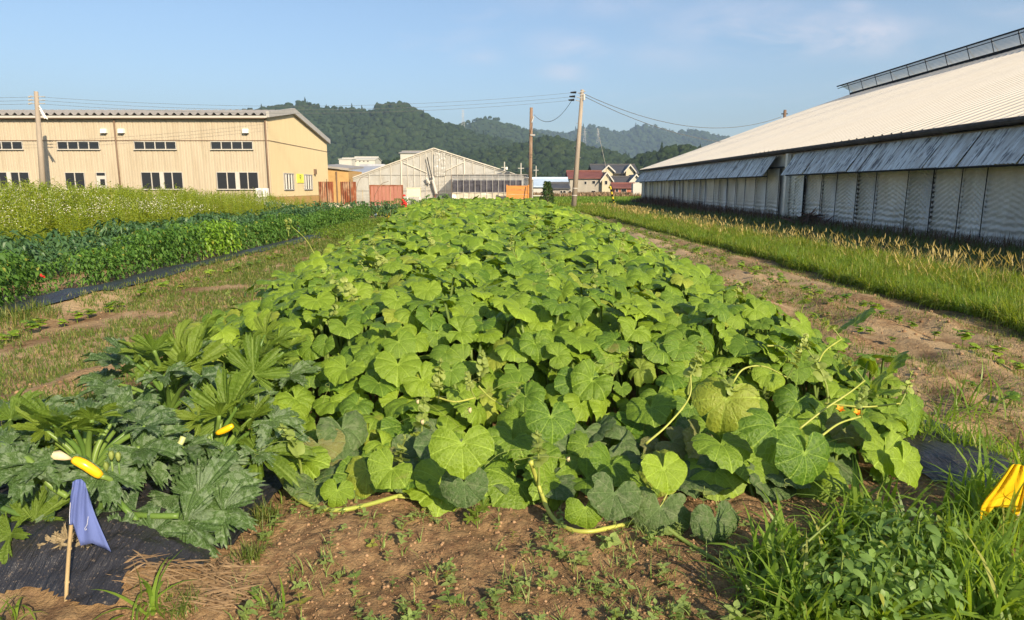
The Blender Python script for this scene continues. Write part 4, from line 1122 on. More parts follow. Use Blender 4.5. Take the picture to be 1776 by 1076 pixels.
M_leaf = plant_mat('squash_leaf', (.058, .132, .011), (.215, .315, .020), yellow=(.30, .33, .04), yamt=.05, trans=.25, veins=.8, rough=.48, netscale=8)
M_leafold = plant_mat('mildewed_leaf', (.045, .095, .022), (.085, .14, .035), yellow=(.22, .20, .05), yamt=.1, trans=.22, veins=.75, rough=.7, mottle=(.30, .31, .20), mott_amt=.55, netscale=9)
M_leafyel = plant_mat('yellowing_leaf', (.16, .26, .03), (.24, .31, .04), trans=.4, veins=.7, yamt=.0)
M_stalk = plant_mat('squash_stalk', (.12, .19, .04), (.20, .27, .06), yamt=0, trans=.15, rough=.45)
M_vine = plant_mat('squash_vine', (.34, .40, .08), (.46, .48, .10), yamt=0, trans=.15, rough=.4)
M_shoot = plant_mat('young_shoot', (.22, .30, .07), (.36, .42, .12), yamt=0, trans=.35)
LEAF_HI = [squash_leaf(s) for s in range(20)]
LEAF_LO = [squash_leaf(s + 40, 3, .5) for s in range(8)]
LEAF_XLO = [squash_leaf(s + 80, 2, .28) for s in range(5)]
leaf_me = [T_mesh('leaf', t, M_leaf) for t in LEAF_HI]
leafold_me = [T_mesh('leaf', t, M_leafold) for t in LEAF_HI]
leafyel_me = [T_mesh('leaf', t, M_leafyel) for t in LEAF_HI]

# the bed outline, by distance: left and right edge
_ye = np.array([2.9, 3.15, 3.6, 4.3, 5.5, 8, 12, 16, 24, 34, 46]);
_le = np.array([-1.05, -1.08, -1.15, -1.60, -2.75, -3.15, -3.35, -3.6, -4.4, -5.6, -6.6])
_re = np.array([1.0, 1.30, 2.1, 2.62, 2.80, 2.75, 2.85, 2.9, 2.9, 2.8, 2.6])
def edge_d(x, y):
    l = np.interp(y, _ye, _le); r = np.interp(y, _ye, _re)
    return np.minimum(np.minimum(x - l, r - x), (y - 3.38) * .8)
def canopy(x, y):
    d = edge_d(x, y)
    h = .24 + .42 * sstep(-.05, 1.3, d) + .10 * sstep(6, 12, y)
    h = h * (.40 + .60 * sstep(3.2, 4.9, y))
    return h + .30 * (fbm(x, y, 1.25, 3, 21) - .5) * sstep(0, .8, d) + .14 * (fbm(x, y, 3.2, 2, 25) - .5)
pts = []
r_ = np.random.default_rng(11)
def grid_fill(y0, y1, sp):
    ys = np.arange(y0, y1, sp); out = []
    for j, yv in enumerate(ys):
        l, rr = np.interp(yv, _ye, _le), np.interp(yv, _ye, _re)
        xs = np.arange(l, rr, sp) + (j % 2) * sp / 2
        out.append(np.stack([xs + r_.normal(0, sp * .27, len(xs)), np.full(len(xs), yv) + r_.normal(0, sp * .27, len(xs))], 1))
    return np.concatenate(out)
lay = []
for y0, y1, sp, sz in ((3.42, 7.5, .158, .119), (7.5, 14, .212, .152), (14, 24, .27, .20), (24, 44, .36, .23)):
    p = grid_fill(y0, y1, sp); lay.append((p, sz, 0))
    if y0 < 14:
        p2 = grid_fill(y0, y1, sp * 1.2); lay.append((p2, sz * 1.0, 1))
allp, alls, allz, under = [], [], [], []
for p, sz, un in lay:
    x, y = p[:, 0], p[:, 1]; d = edge_d(x, y); k_ = d > -.05; x, y, d = x[k_], y[k_], d[k_]; n = len(x)
    H = canopy(x, y); z = H + r_.normal(0, .06, n) - (un * (.15 + .16 * r_.random(n)))
    big_ = .86 + .34 * r_.random(n) + .25 * (r_.random(n) < .08) - .30 * (r_.random(n) < .12)
    front = 1 + .22 * (1 - sstep(.0, 1.1, (y - 3.1)))
    allp.append(np.stack([x, y, np.maximum(z, gz(x, y) + .07)], 1)); alls.append(sz * big_ * front); under.append(np.full(n, un))
Pl = np.concatenate(allp); Sl = np.concatenate(alls); Un = np.concatenate(under); n = len(Pl)
dE = edge_d(Pl[:, 0], Pl[:, 1])
# leaf normals: up, towards the light, outwards at the rims
rim = (1 - sstep(0, .7, dE))[:, None]
e = .05
grad = np.stack([(canopy(Pl[:, 0] + e, Pl[:, 1]) - canopy(Pl[:, 0] - e, Pl[:, 1])) / (2 * e), (canopy(Pl[:, 0], Pl[:, 1] + e) - canopy(Pl[:, 0], Pl[:, 1] - e)) / (2 * e)], 1)
Nn = np.stack([-grad[:, 0] * .7, -grad[:, 1] * .7, np.ones(n)], 1)
Nn += np.array([.35, -.55, .25]) * (1.0 + .25 * r_.normal(0, 1, (n, 1))) * np.where(Pl[:, 1:2] < 4.3, .80, .42)
Nn += r_.normal(0, .34, (n, 3)) * [1, 1, .3]
tipa = -math.pi / 2 + r_.normal(0, .75, n)          # tips point mostly at the camera side
Tp = np.stack([np.cos(tipa), np.sin(tipa), -.2 * np.ones(n)], 1)
MM = frames(Pl, Nn, Tp, Sl)
dist = np.hypot(Pl[:, 0], Pl[:, 1])
order = np.argsort(dist / Sl + 100 * Un * 0)
bed = empty('squash_bed', (0.4, 8, 0)); tag(bed, 'dense bed of sprawling squash vines with broad rounded leaves filling the field centre', 'squash plants')
def inB(o, parent=None): o.parent = parent or bed; o.location = (-.4, -8, 0) if parent is None else (0, 0, 0); return o
stalk_me = []
for s_ in range(4):
    m_ = MB(); b_ = .10 * (s_ - 1.5)
    m_.tube([(0, 0, 0), (b_ * .6, .02, -.33), (b_, .0, -.68), (b_ * .8, -.03, -1.0)], [.020, .022, .026, .03], 6, cap=False)
    me = m_.mesh('leaf_stalk', True); me.materials.append(M_stalk); stalk_me.append(me)
near = order[:298]
nearset = np.zeros(n, bool); nearset[near] = True
for j, idx in enumerate(near):
    M = Matrix(MM[idx].tolist()); t = j * 7 % 20
    lowfront = Pl[idx, 2] < .33 and Pl[idx, 1] < 3.9
    rr = r_.random()
    me = leafold_me[t] if (lowfront and rr < .45) else (leafyel_me[t] if rr > .985 else leaf_me[t])
    o = D.objects.new('leaf', me); COL.objects.link(o); o.parent = bed
    M = M @ Matrix.Diagonal((r_.uniform(.88, 1.1), r_.uniform(.85, 1.12), r_.uniform(.6, 1.7), 1))
    o.matrix_local = Matrix.Translation((-.4, -8, 0)) @ M
    # the stalk hangs straight down from the blade to the ground
    L = max(.08, Pl[idx, 2] - gz1(Pl[idx, 0], Pl[idx, 1]) + .03)
    s = D.objects.new('leaf_stalk', stalk_me[j % 4]); COL.objects.link(s); s.parent = o
    W = Matrix.Translation(Vector(Pl[idx])) @ Matrix.Rotation(r_.uniform(0, 6.28), 4, 'Z') @ Matrix.Rotation(r_.normal(0, .16), 4, 'X') @ Matrix.Diagonal((.42, .42, L, 1))
    s.matrix_parent_inverse = Matrix.Identity(4); s.matrix_local = M.inverted() @ W
rest = ~nearset
B = Bake(); Bs = Bake()
typ = r_.integers(0, 1000, n)
dl = Pl[:, 1]
for q in range(20):
    m = rest & (typ % 20 == q) & (dl < 7.5) & (Un == 0); B.add(LEAF_HI[q], MM[m])
for q in range(8):
    m = rest & (typ % 8 == q) & (((dl < 17) & (dl >= 7.5)) | ((dl < 7.5) & (Un == 1))); B.add(LEAF_LO[q], MM[m])
for q in range(5):
    m = rest & (typ % 5 == q) & (dl >= 17); B.add(LEAF_XLO[q], MM[m])
o = B.build('leaves', M_leaf); o.parent = bed; o.location = (-.4, -8, 0); tag(o, kind='stuff')
st = {'V': np.array([(math.cos(a) * .013, math.sin(a) * .013, z) for z in (0, -1) for a in (0, 2.1, 4.2)]), 'F': np.array([(0, 1, 4, 3), (1, 2, 5, 4), (2, 0, 3, 5)])}
m = rest & (dl < 14); Lh = Pl[m, 2]
Bs.add(st, mats(Pl[m], 0, r_.normal(0, .15, m.sum()), r_.normal(0, .15, m.sum()), np.stack([np.ones(m.sum()), np.ones(m.sum()), Lh], 1)))
o = Bs.build('stalks', M_stalk); o.parent = bed; o.location = (-.4, -8, 0); tag(o, kind='stuff')

# ------------------------------------------------ young shoots with tendrils
def bake_parts(parts):
    """join template dicts with 4x4 matrices into one template"""
    V, F, vd, n0 = [], [], [], 0
    for T, M in parts:
        M = np.array(M, float); W = T['V'] @ M[:3, :3].T + M[:3, 3]
        V.append(W); F.append(tri(T['F']) + n0); vd.append(T.get('vd', np.ones(len(W)))); n0 += len(W)
    V = np.concatenate(V); return {'V': V, 'F': np.concatenate(F), 'vd': np.concatenate(vd), 'uv': V[:, :2].copy()}
def tube_T(pts, rad, seg=5):
    m = MB().tube(pts, rad, seg, cap=False); return {'V': np.array(m.v), 'F': np.array(m.f)}
def one(pos, yaw, pitch, roll, s): return mats([pos], yaw, pitch, roll, np.array([[s, s, s]]))[0]
def tendril_pts(L, r, curl=True):
    a = r.uniform(0, 6.28); up = r.uniform(-.3, .8); p = [np.zeros(3)]; d = np.array([math.cos(a), math.sin(a), up])
    for i in range(12):
        d = d + np.array([r.uniform(-.12, .12), r.uniform(-.12, .12), -.08]); p.append(p[-1] + d / np.linalg.norm(d) * L / 14)
    if curl:
        c = p[-1]
        for i in range(14): th = i * .8; p.append(c + np.array([math.cos(th) * .012 - .012, math.sin(th) * .012, -.003 * i]))
    return p
def shoot_T(seed, L=.30):
    r = random.Random(seed); lean = r.uniform(.1, .5); a0 = r.uniform(0, 6.3)
    cl = [np.array([math.cos(a0) * lean * L * t ** 2, math.sin(a0) * lean * L * t ** 2, L * t]) for t in np.linspace(0, 1, 7)]
    parts = [(tube_T(cl, [.0075, .007, .0065, .006, .005, .004, .003], 6), np.eye(4))]
    for i in range(3, 7):
        for q in range(2):
            s = .055 * (1 - (i - 3) * .16) * r.uniform(.7, 1.2)
            parts.append((LEAF_LO[r.randrange(8)], one(cl[i], r.uniform(0, 6.3), r.uniform(.2, 1.0), r.uniform(-.5, .5), s)))
    for q in range(2): parts.append((tube_T([p + cl[4] for p in tendril_pts(.22, r)], .0013, 3), np.eye(4)))
    for q in range(5): parts.append((tube_T([cl[6], cl[6] + np.array([r.uniform(-.01, .01), r.uniform(-.01, .01), .03])], [.006, .001], 4), np.eye(4)))
    return bake_parts(parts)
SHOOTS = [shoot_T(s) for s in range(6)]
shoot_me = [T_mesh('young_shoot', t, M_shoot) for t in SHOOTS]
# where the photo shows them (pixel of the tip, canopy height there)
for px, py, Y in ((690, 800, 3.35), (730, 735, 3.7), (760, 665, 4.2), (835, 640, 4.4), (1060, 640, 4.5), (1195, 640, 4.0), (845, 530, 6.2), (575, 560, 5.2), (640, 470, 8.3), (935, 790, 3.25), (1290, 690, 3.5), (1440, 650, 3.6), (500, 395, 12.5), (960, 590, 5.2), (1140, 470, 8.8), (1215, 510, 7.0), (1390, 520, 5.8), (520, 770, 3.35)):
    p = PT(px, py, Y); base = p - Vector((0, 0, .16)); base.z = max(base.z, .08)
    o = D.objects.new('young_shoot', shoot_me[(px + py) % 6]); COL.objects.link(o); o.parent = bed
    o.matrix_local = Matrix.Translation(base - Vector((.4, 8, 0))) @ Matrix.Rotation(px * .7, 4, 'Z') @ Matrix.Scale(.95, 4)
Bsh = Bake(); x = r_.uniform(-5, 2.8, 900); y = 5.5 + 32 * r_.random(900) ** 1.3; m = edge_d(x, y) > .15; x, y = x[m][:150], y[m][:150]
for q in range(6):
    mm = np.arange(len(x)) % 6 == q; Bsh.add(SHOOTS[q], mats(np.stack([x, y, canopy(x, y) - .12], 1)[mm], r_.uniform(0, 6.3, mm.sum()), scale=np.full((mm.sum(), 1), 1.1)))
o = Bsh.build('shoots', M_shoot); o.parent = bed; o.location = (-.4, -8, 0); tag(o, kind='stuff')
# ------------------------------------------------ vines lying on the ground and arching
def vine(pix, name='vine', r0=.0095, r1=.007, mat=None, seg=8):
    """pix: (px, py, depth) points"""
    P = [PT(a, b, c) for a, b, c in pix]; sp_ = spline(P, 7); k_ = len(sp_)
    rr = [r0 + (r1 - r0) * i / (k_ - 1) + (.0022 if i % 11 == 0 else 0) for i in range(k_)]
    return inB(MB().tube(sp_, rr, seg).build(name, mat or M_vine, None, True))
def onG(px, py, dz=.012):
    p = GR(px, py); 
    for _ in range(3): p = GR(px, py, gz1(p.x, p.y) + dz)
    return (px, py, p.y)
vine([(470, 800, 3.25), onG(487, 830, .10), onG(512, 862, .03), onG(548, 880), onG(590, 885), onG(640, 875), onG(700, 858), onG(745, 850), onG(790, 845)], r0=.012, r1=.011)
vine([onG(690, 862), onG(740, 868), onG(780, 876), onG(815, 868, .03)], r0=.006, r1=.004)
vine([(920, 800, 3.2), onG(935, 845, .12), onG(955, 893, .03), onG(985, 917), onG(1020, 922), onG(1060, 915), onG(1110, 903), onG(1150, 890)], r0=.011, r1=.010)
vine([onG(1155, 915, .05), onG(1190, 940), onG(1235, 968), onG(1280, 995), onG(1320, 1006), onG(1350, 1000), (1385, 955, 2.55), (1440, 905, 2.62)], r0=.011, r1=.004, mat=M_stalk)
vine([onG(600, 850, .04), onG(640, 850), onG(680, 845), onG(720, 838)], r0=.008, r1=.007, mat=M_stalk)
for v in ([(1270, 665, 3.9), (1290, 640, 3.95), (1325, 636, 3.95), (1365, 655, 3.9)], [(1385, 745, 3.4), (1430, 710, 3.45), (1475, 680, 3.5), (1500, 660, 3.55)], [(1415, 640, 3.9), (1430, 610, 4.0), (1460, 588, 4.1)],
          [(1330, 600, 4.3), (1355, 602, 4.3), (1385, 622, 4.2)], [(1420, 760, 3.2), (1455, 735, 3.25), (1495, 722, 3.3)], 
          [(760, 690, 3.85), (790, 697, 3.8), (825, 690, 3.9)], [(830, 670, 4.0), (850, 690, 3.95), (880, 708, 3.9)], [(1120, 770, 3.4), (1160, 735, 3.45), (1195, 690, 3.55), (1198, 650, 3.6)], [(545, 440, 11.5), (530, 415, 11.6), (505, 392, 11.7)],
          [(1130, 905, 3.1), (1150, 870, 3.15), (1165, 840, 3.2)], [(1430, 700, 3.5), (1500, 706, 3.45), (1560, 700, 3.5)]):
    vine(v, r0=.0062, r1=.0038)
    e_ = PT(*v[-1]); o = D.objects.new('young_shoot', shoot_me[int(v[0][0]) % 6]); COL.objects.link(o); o.parent = bed
    o.matrix_local = Matrix.Translation(e_ - Vector((.4, 8, .01))) @ Matrix.Rotation(v[0][1] * .9, 4, 'Z') @ Matrix.Rotation(.5, 4, 'X') @ Matrix.Scale(.62, 4)
for i, (px, py, Y, L) in enumerate(((760, 690, 3.7, .35), (840, 810, 3.1, .3), (1190, 650, 3.6, .3), (690, 850, 3.2, .25), (940, 850, 3.1, .3), (1130, 890, 3.1, .25), (1320, 800, 3.1, .3), (1480, 760, 3.2, .25), (560, 700, 3.9, .3), (1190, 590, 4.1, .3), (1060, 620, 4.3, .3), (620, 830, 3.2, .28), (990, 800, 3.1, .3), (1330, 1000, 2.6, .3), (850, 680, 3.9, .35), (720, 690, 3.7, .35))):
    p0 = PT(px, py, Y); r = random.Random(i)
    inB(MB().tube([p0 + Vector(p) for p in tendril_pts(L, r)], .0014, 4).build('tendril', M_shoot, None, True))
# flowers: withered pale ones and a few orange blooms deep inside
M_wither = simple('withered_flower', (.62, .52, .30), .8, .15, 30); M_bloom = simple('orange_flower', (.75, .30, .02), .6, .1, 30)
def flower_T(seed, closed=True):
    r = random.Random(seed); V, F = [(0, 0, 0)], []; n = 10
    for ring, (h, rad) in enumerate(((.35, .16), (.75, .22 if closed else .35), (1.0, .10 if closed else .6))):
        for i in range(n):
            a = 2 * math.pi * i / n; rr = rad * (1 + (.35 if i % 2 else -.25) * ring / 2); V.append((rr * math.cos(a), rr * math.sin(a), h * (1 if i % 2 else .92) + r.uniform(-.04, .04)))
    for i in range(n): F.append((0, 1 + i, 1 + (i + 1) % n))
    for q in range(2):
        for i in range(n):
            a, b = 1 + q * n + i, 1 + q * n + (i + 1) % n; F += [(a, a + n, b + n), (a, b + n, b)]
    return {'V': np.array(V), 'F': np.array(F)}
fl_me = T_mesh('flower', flower_T(1), M_wither); bl_me = T_mesh('flower', flower_T(2, False), M_bloom)
for px, py, Y, me, s in ((733, 738, 3.5, fl_me, .045), (815, 718, 3.6, fl_me, .05), (725, 702, 3.7, fl_me, .04), (1485, 722, 3.4, bl_me, .032), (1455, 716, 3.45, bl_me, .032), (985, 802, 3.15, fl_me, .04)):
    o = D.objects.new('flower', me); COL.objects.link(o); o.parent = bed
    o.matrix_local = Matrix.Translation(PT(px, py, Y) - Vector((.4, 8, 0))) @ Matrix.Rotation(.5, 4, 'X') @ Matrix.Scale(s, 4)
# rim leaves reaching past the bed on the right and a few placed ones along the front
def put_leaf(px, py, Y, size, nrm_, tip, me, k_=0):
    p = PT(px, py, Y); M = frames(np.array([p]), np.array([nrm_], float), np.array([tip], float), np.array([size]))[0]
    o = D.objects.new('leaf', me[k_ % 12]); COL.objects.link(o); o.parent = bed; o.matrix_local = Matrix.Translation((-.4, -8, 0)) @ Matrix(M.tolist())
    return o
for a in ((800, 768, 3.05, .155, (.1, -.75, .6), (.1, -.6, -.6), leaf_me, 0), (955, 722, 3.4, .135, (.2, -.7, .6), (.2, -1, -.4), leaf_me, 3), (1345, 742, 3.1, .17, (.2, -.55, .8), (-.2, -1, -.3), leaf_me, 5),
          (1395, 785, 2.95, .15, (.3, -.9, .3), (0, -.2, -1), leaf_me, 7), (1260, 692, 3.5, .18, (-.3, -.8, .5), (-.3, -.4, -.8), leaf_me, 1), (690, 632, 4.3, .155, (.1, -.6, .8), (.1, -1, -.4), leaf_me, 4),
          (600, 640, 4.3, .14, (-.1, -.5, .8), (-.4, -1, -.2), leaf_me, 9), (1580, 710, 3.3, .14, (.6, -.6, .5), (.6, -.2, -.7), leaf_me, 2), (1535, 785, 3.0, .14, (.2, -.6, .7), (.5, -1, -.3), leaf_me, 6),
          (1565, 800, 2.95, .13, (.5, -.6, .5), (.6, -.7, -.5), leaf_me, 8), (1540, 650, 3.7, .17, (-.75, .3, .5), (.8, .1, -.4), leaf_me, 10), (1485, 560, 4.4, .15, (-.6, .2, .6), (.8, -.1, -.5), leaf_me, 11),
          (1240, 900, 2.9, .12, (.2, -.85, .4), (.1, -.3, -.9), leafold_me, 3), (1145, 880, 3.0, .15, (-.1, -.8, .5), (-.2, -.5, -.8), leafold_me, 5), (805, 838, 3.1, .12, (0, -.9, .4), (.1, -.3, -1), leafold_me, 7),
          (1015, 880, 2.98, .10, (0, -.9, .4), (.1, -.3, -1), leaf_me, 2), (585, 850, 3.2, .085, (.1, -.8, .5), (-.1, -.5, -.8), leaf_me, 1), (680, 812, 3.15, .12, (0, -.7, .7), (-.6, -1, -.2), leaf_me, 6),
          (1150, 812, 3.05, .12, (.3, -.7, .6), (.3, -.8, -.5), leaf_me, 4), (1065, 855, 3.0, .13, (.1, -.8, .5), (-.2, -.8, -.5), leafold_me, 9), (1250, 770, 3.15, .15, (.1, -.3, .9), (.2, -1, -.1), leaf_me, 0)):
    put_leaf(*a)
# ================================================================== COURGETTE PLANTS
def courgette_leaf(seed, na=156, nring=6, deep=False):
    r = random.Random(seed)
    cs = [(0, 1.0), (.80, .93), (-.80, .93), (1.62, .80), (-1.62, .80), (2.32, .60), (-2.32, .60)]
    cs = [(a + r.uniform(-.07, .07), l * r.uniform(.9, 1.08)) for a, l in cs]
    pm = 2.62; A = np.linspace(-pm, pm, na); wdt = r.uniform(.30, .37) - (.07 if deep else 0); floor_ = r.uniform(.36, .50) - (.12 if deep else 0)
    Rr = np.full(na, floor_) * (1 - .25 * (np.abs(A) / pm) ** 3)
    for a, l in cs: Rr = np.maximum(Rr, l * (1 - (.76 if deep else .60) * np.minimum(1, np.abs(A - a) / (wdt + .10)) ** 2.4))
    saw = (np.arange(na) * .31 + seed * .37) % 1.0
    sub = .10 * np.maximum(0, np.cos(A * 14 + seed)) * (Rr > .5)
    Rr = Rr * (1 + .24 * (saw - .5)) - sub * Rr
    dv = np.min(np.abs(A[:, None] - np.array([c[0] for c in cs])[None]), axis=1)
    cup, droop = r.uniform(.15, .45), r.uniform(.1, .5); w1 = r.uniform(0, 6)
    V = [(0, 0, 0)]; vd = [0]
    for t in np.linspace(0, 1, nring + 1)[1:]:
        # narrow the lobes towards the centre like real sinuses
        rad = Rr * t; x, y = rad * np.sin(A), rad * np.cos(A)
        z = cup * rad - droop * rad ** 2.2 + .20 * rad * np.minimum(dv / .35, 1) * (.4 + .6 * t) + .05 * rad * np.sin(5 * A + w1) + .022 * t * np.sin(A * 33 + w1)
        V += list(zip(x, y, z)); vd += list(np.minimum(1, dv / .06 * (.5 + t)))
    F3 = [(0, i + 1, i + 2) for i in range(na - 1)]
    F4 = [(1 + q * na + i, 1 + (q + 1) * na + i, 1 + (q + 1) * na + i + 1, 1 + q * na + i + 1) for q in range(nring - 1) for i in range(na - 1)]
    V = np.array(V)
    return {'V': V, 'F': np.concatenate([np.array(F3)[:, ::-1], tri(np.array(F4))[:, ::-1]])[:, ::-1], 'vd': np.array(vd), 'uv': V[:, :2].copy()}
M_cour = plant_mat('courgette_leaf', (.030, .078, .016), (.068, .130, .022), trans=.28, veins=.45, rough=.68, mottle=(.35, .43, .30), mott_amt=.9, netscale=10, yamt=0, tcol=(.22, .32, .03))
M_cour2 = plant_mat('courgette_leaf_lit', (.10, .175, .018), (.17, .245, .025), trans=.42, veins=.6, rough=.5, netscale=12, yamt=0, tcol=(.34, .42, .03))  # sunlight through upright leaves is put into this paler, yellower colour
M_dry = plant_mat('dry_leaf', (.20, .16, .09), (.28, .22, .13), trans=.1, veins=.5, rough=.9, yamt=0)
M_cstalk = plant_mat('courgette_stalk', (.10, .19, .035), (.20, .30, .06), yamt=0, trans=.12, rough=.4)
CL = [courgette_leaf(s) for s in range(6)]; CLD = [courgette_leaf(s + 20, deep=True) for s in range(6)]
cl_me = [[T_mesh('leaf', t, m) for t in T_] for m, T_ in ((M_cour, CL), (M_cour2, CLD), (M_dry, CLD))]
M_fruit = simple('yellow_courgette', (.80, .46, .01), .28, .06, 20, spec=.6); M_fruitg = simple('green_striped_stem', (.42, .46, .20), .4, .2, 60, stretch=(1, 8, 1))
def courgette(loc, n, label, seed, hgt=1.0, azr=(0, 6.28), upright=.5):
    r = random.Random(seed); root = empty('courgette_plant', loc); tag(root, label, 'courgette plant', 'courgette plants on the black mulch bed')
    MB().tube([(0, 0, -.08), (.02, -.02, .06), (0, .03, .16)], [.035, .04, .03], 8).build('stem', M_cstalk, root, True)
    for i in range(n):
        a = azr[0] + (azr[1] - azr[0]) * ((i * .618) % 1.0) + r.uniform(-.25, .25); up = r.random() < upright
        e0 = r.uniform(.9, 1.25) if up else r.uniform(.35, .8); L = r.uniform(.30, .44) * hgt
        d = Vector((math.cos(a), math.sin(a), 0)); p0 = Vector((0, 0, .10))
        p1 = p0 + (d * math.cos(e0 + .2) + Vector((0, 0, math.sin(e0 + .2)))) * L * .5
        p2 = p1 + (d * math.cos(e0 - .15) + Vector((0, 0, math.sin(e0 - .15)))) * L * .5
        s = MB().tube(spline([p0, p1, p2], 5), [.016 - .006 * k_ / 10 for k_ in range(11)], 8).build('leaf_stalk', M_cstalk, root, True)
        e1 = e0 - .25 if up else e0 - r.uniform(.5, .9)
        tip = d * math.cos(e1) + Vector((0, 0, math.sin(e1))); nr = -d * math.sin(e1) + Vector((0, 0, math.cos(e1)))
        nr = nr + Vector((r.uniform(-.3, .3), r.uniform(-.3, .3), 0)) + Vector((.10, -.15, .1))
        size = r.uniform(.14, .23) * (.85 if up else 1)
        M = frames(np.array([p2]), np.array([nr[:]]), np.array([tip[:]]), np.array([size]))[0]
        o = D.objects.new('leaf', cl_me[1 if (up and r.random() < .75) else 0][r.randrange(6)]); COL.objects.link(o); o.parent = root; o.matrix_local = Matrix(M.tolist())
    return root
def cg_at(px, py, dz=0.0):
    p = GR(px, py); return Vector((p.x, p.y, gz1(p.x, p.y) + dz))
z1_ = courgette(cg_at(165, 915), 20, 'front courgette plant bearing the yellow fruit, spreading over black mulch behind the blue flag', 3, .85, upright=.3)
z2_ = courgette(cg_at(380, 850), 26, 'courgette plant with large silvery leaves beside the front edge of the squash bed', 5, .95, upright=.3)
z3_ = courgette(cg_at(300, 775), 20, 'courgette plant with light green upright leaves behind the silvery one', 8, 1.15, upright=.5)
z4_ = courgette(cg_at(430, 735), 20, 'rearmost courgette plant touching the left rim of the squash bed', 12, 1.25, upright=.5)
z5_ = courgette(cg_at(10, 860), 20, 'courgette plant cut by the left picture edge', 15, .62, upright=.1)
def put_cl(root, px, py, Y, size, nrm_, tip, kind, k_):
    p = PT(px, py, Y) - root.location; M = frames(np.array([p[:]]), np.array([nrm_], float), np.array([tip], float), np.array([size]))[0]
    o = D.objects.new('leaf', cl_me[kind][k_]); COL.objects.link(o); o.parent = root; o.matrix_local = Matrix(M.tolist()); return o
put_cl(z2_, 345, 865, 2.95, .27, (.1, -.75, .6), (.7, -.1, .4), 0, 1)
put_cl(z2_, 320, 905, 2.85, .25, (0, -.8, .6), (.7, -.5, -.5), 0, 3)['label'] = 'mildewed broad lower leaf'
put_cl(z2_, 385, 885, 2.9, .2, (0, -.8, .6), (.9, -.2, -.4), 0, 4)
put_cl(z3_, 395, 720, 3.5, .27, (-.2, -.8, .4), (-.2, .1, 1), 1, 2)
put_cl(z3_, 330, 640, 4.0, .27, (.1, -.85, .4), (.1, .2, 1), 1, 0); put_cl(z4_, 440, 650, 4.1, .25, (.3, -.9, .3), (0, .1, 1), 1, 5)
put_cl(z3_, 270, 625, 4.1, .24, (-.1, -.5, .8), (-1, .1, .5), 1, 3)
put_cl(z2_, 450, 790, 3.3, .26, (0, -.5, .9), (1, 0, .35), 1, 4); put_cl(z1_, 120, 790, 3.1, .3, (0, -.5, .9), (-1, .2, .4), 1, 1)
for i, (px, py, Y, s_) in enumerate(((60, 905, 2.75, .17), (25, 860, 2.9, .18), (95, 878, 2.8, .15), (235, 885, 2.85, .17), (265, 925, 2.75, .15), (20, 925, 2.65, .17), (215, 925, 2.72, .12), (300, 860, 3.0, .19), (10, 800, 3.1, .2), (170, 845, 3.0, .17), (60, 820, 3.0, .18), (150, 915, 2.75, .12))):
    put_cl(z1_, px, py, Y, s_, (.3 * math.sin(i * 2.2), -.75, .6), (math.sin(i * 1.9), -.2, -.25 + .5 * math.cos(i * 3.1)), 0 if i % 5 else 1, i % 6)
for i, (px, py, s_) in enumerate(((118, 938, .14), (140, 952, .16), (100, 945, .12), (148, 930, .11))):
    o = put_cl(z1_, px, py, 2.62, s_, (.3 - .2 * i, -.9, .3), (-.3 + .25 * i, -.3, -1), 2, i); o['label'] = 'dry brown hanging leaf'; o.scale = (o.scale[0] * .55, o.scale[1], o.scale[2] * 1.4)
fruit_root = lambda root, pts, rr, mat, name: MB().tube([Vector(p) - root.location for p in pts], rr, 12).build(name, mat, root, True)
fp = spline([PT(127, 797, 2.72), PT(148, 807, 2.72), PT(175, 826, 2.74)], 5)
f_ = fruit_root(z1_, fp, [.015, .018, .0195, .020, .021, .021, .021, .021, .0205, .019, .015], M_fruit, 'fruit')
fw = T_mesh('withered_flower', flower_T(5), M_wither); o = D.objects.new('withered_flower', fw); COL.objects.link(o); o.parent = f_
pp_ = PT(128, 797, 2.72) - z1_.location; o.matrix_local = Matrix.Translation(pp_) @ (PT(95, 789, 2.7) - PT(128, 797, 2.72)).to_track_quat('Z', 'Y').to_matrix().to_4x4() @ Matrix.Scale(.085, 4)
fruit_root(z1_, spline([PT(175, 826, 2.74), PT(195, 835, 2.78), PT(200, 860, 2.82)], 4), .011, M_cstalk, 'fruit_stalk')
fruit_root(z3_, spline([PT(376, 752, 3.35), PT(392, 745, 3.35), PT(404, 738, 3.35)], 4), [.012, .014, .016, .017, .017, .017, .016, .014, .010], M_fruit, 'fruit')
fruit_root(z3_, spline([PT(254, 787, 3.1), PT(285, 782, 3.08), PT(310, 772, 3.08), PT(318, 758, 3.1)], 5), .014, M_fruitg, 'bare_stalk')
for pts in (((0, 770), (50, 798), (85, 840), (118, 862)), ((0, 880), (40, 895), (80, 910), (120, 908)), ((168, 905), (178, 870), (190, 842)), ((190, 850), (215, 880), (240, 905)), ((200, 890), (260, 895), (310, 895))):
    fruit_root(z1_, spline([PT(a, b_, 2.78 if i_ else 2.85) for i_, (a, b_) in enumerate(pts)], 5), .013, M_cstalk, 'leaf_stalk')
bud = T_mesh('flower_bud', flower_T(9), M_shoot)
for px, py in ((206, 795), (194, 793), (185, 812)):
    o = D.objects.new('flower_bud', bud); COL.objects.link(o); o.parent = z1_; o.matrix_local = Matrix.Translation(PT(px, py + 8, 2.8) - z1_.location) @ Matrix.Scale(.05, 4)
    fruit_root(z1_, [PT(px, py + 8, 2.8), PT(px + 3, py + 45, 2.82)], .004, M_cstalk, 'bud_stalk')

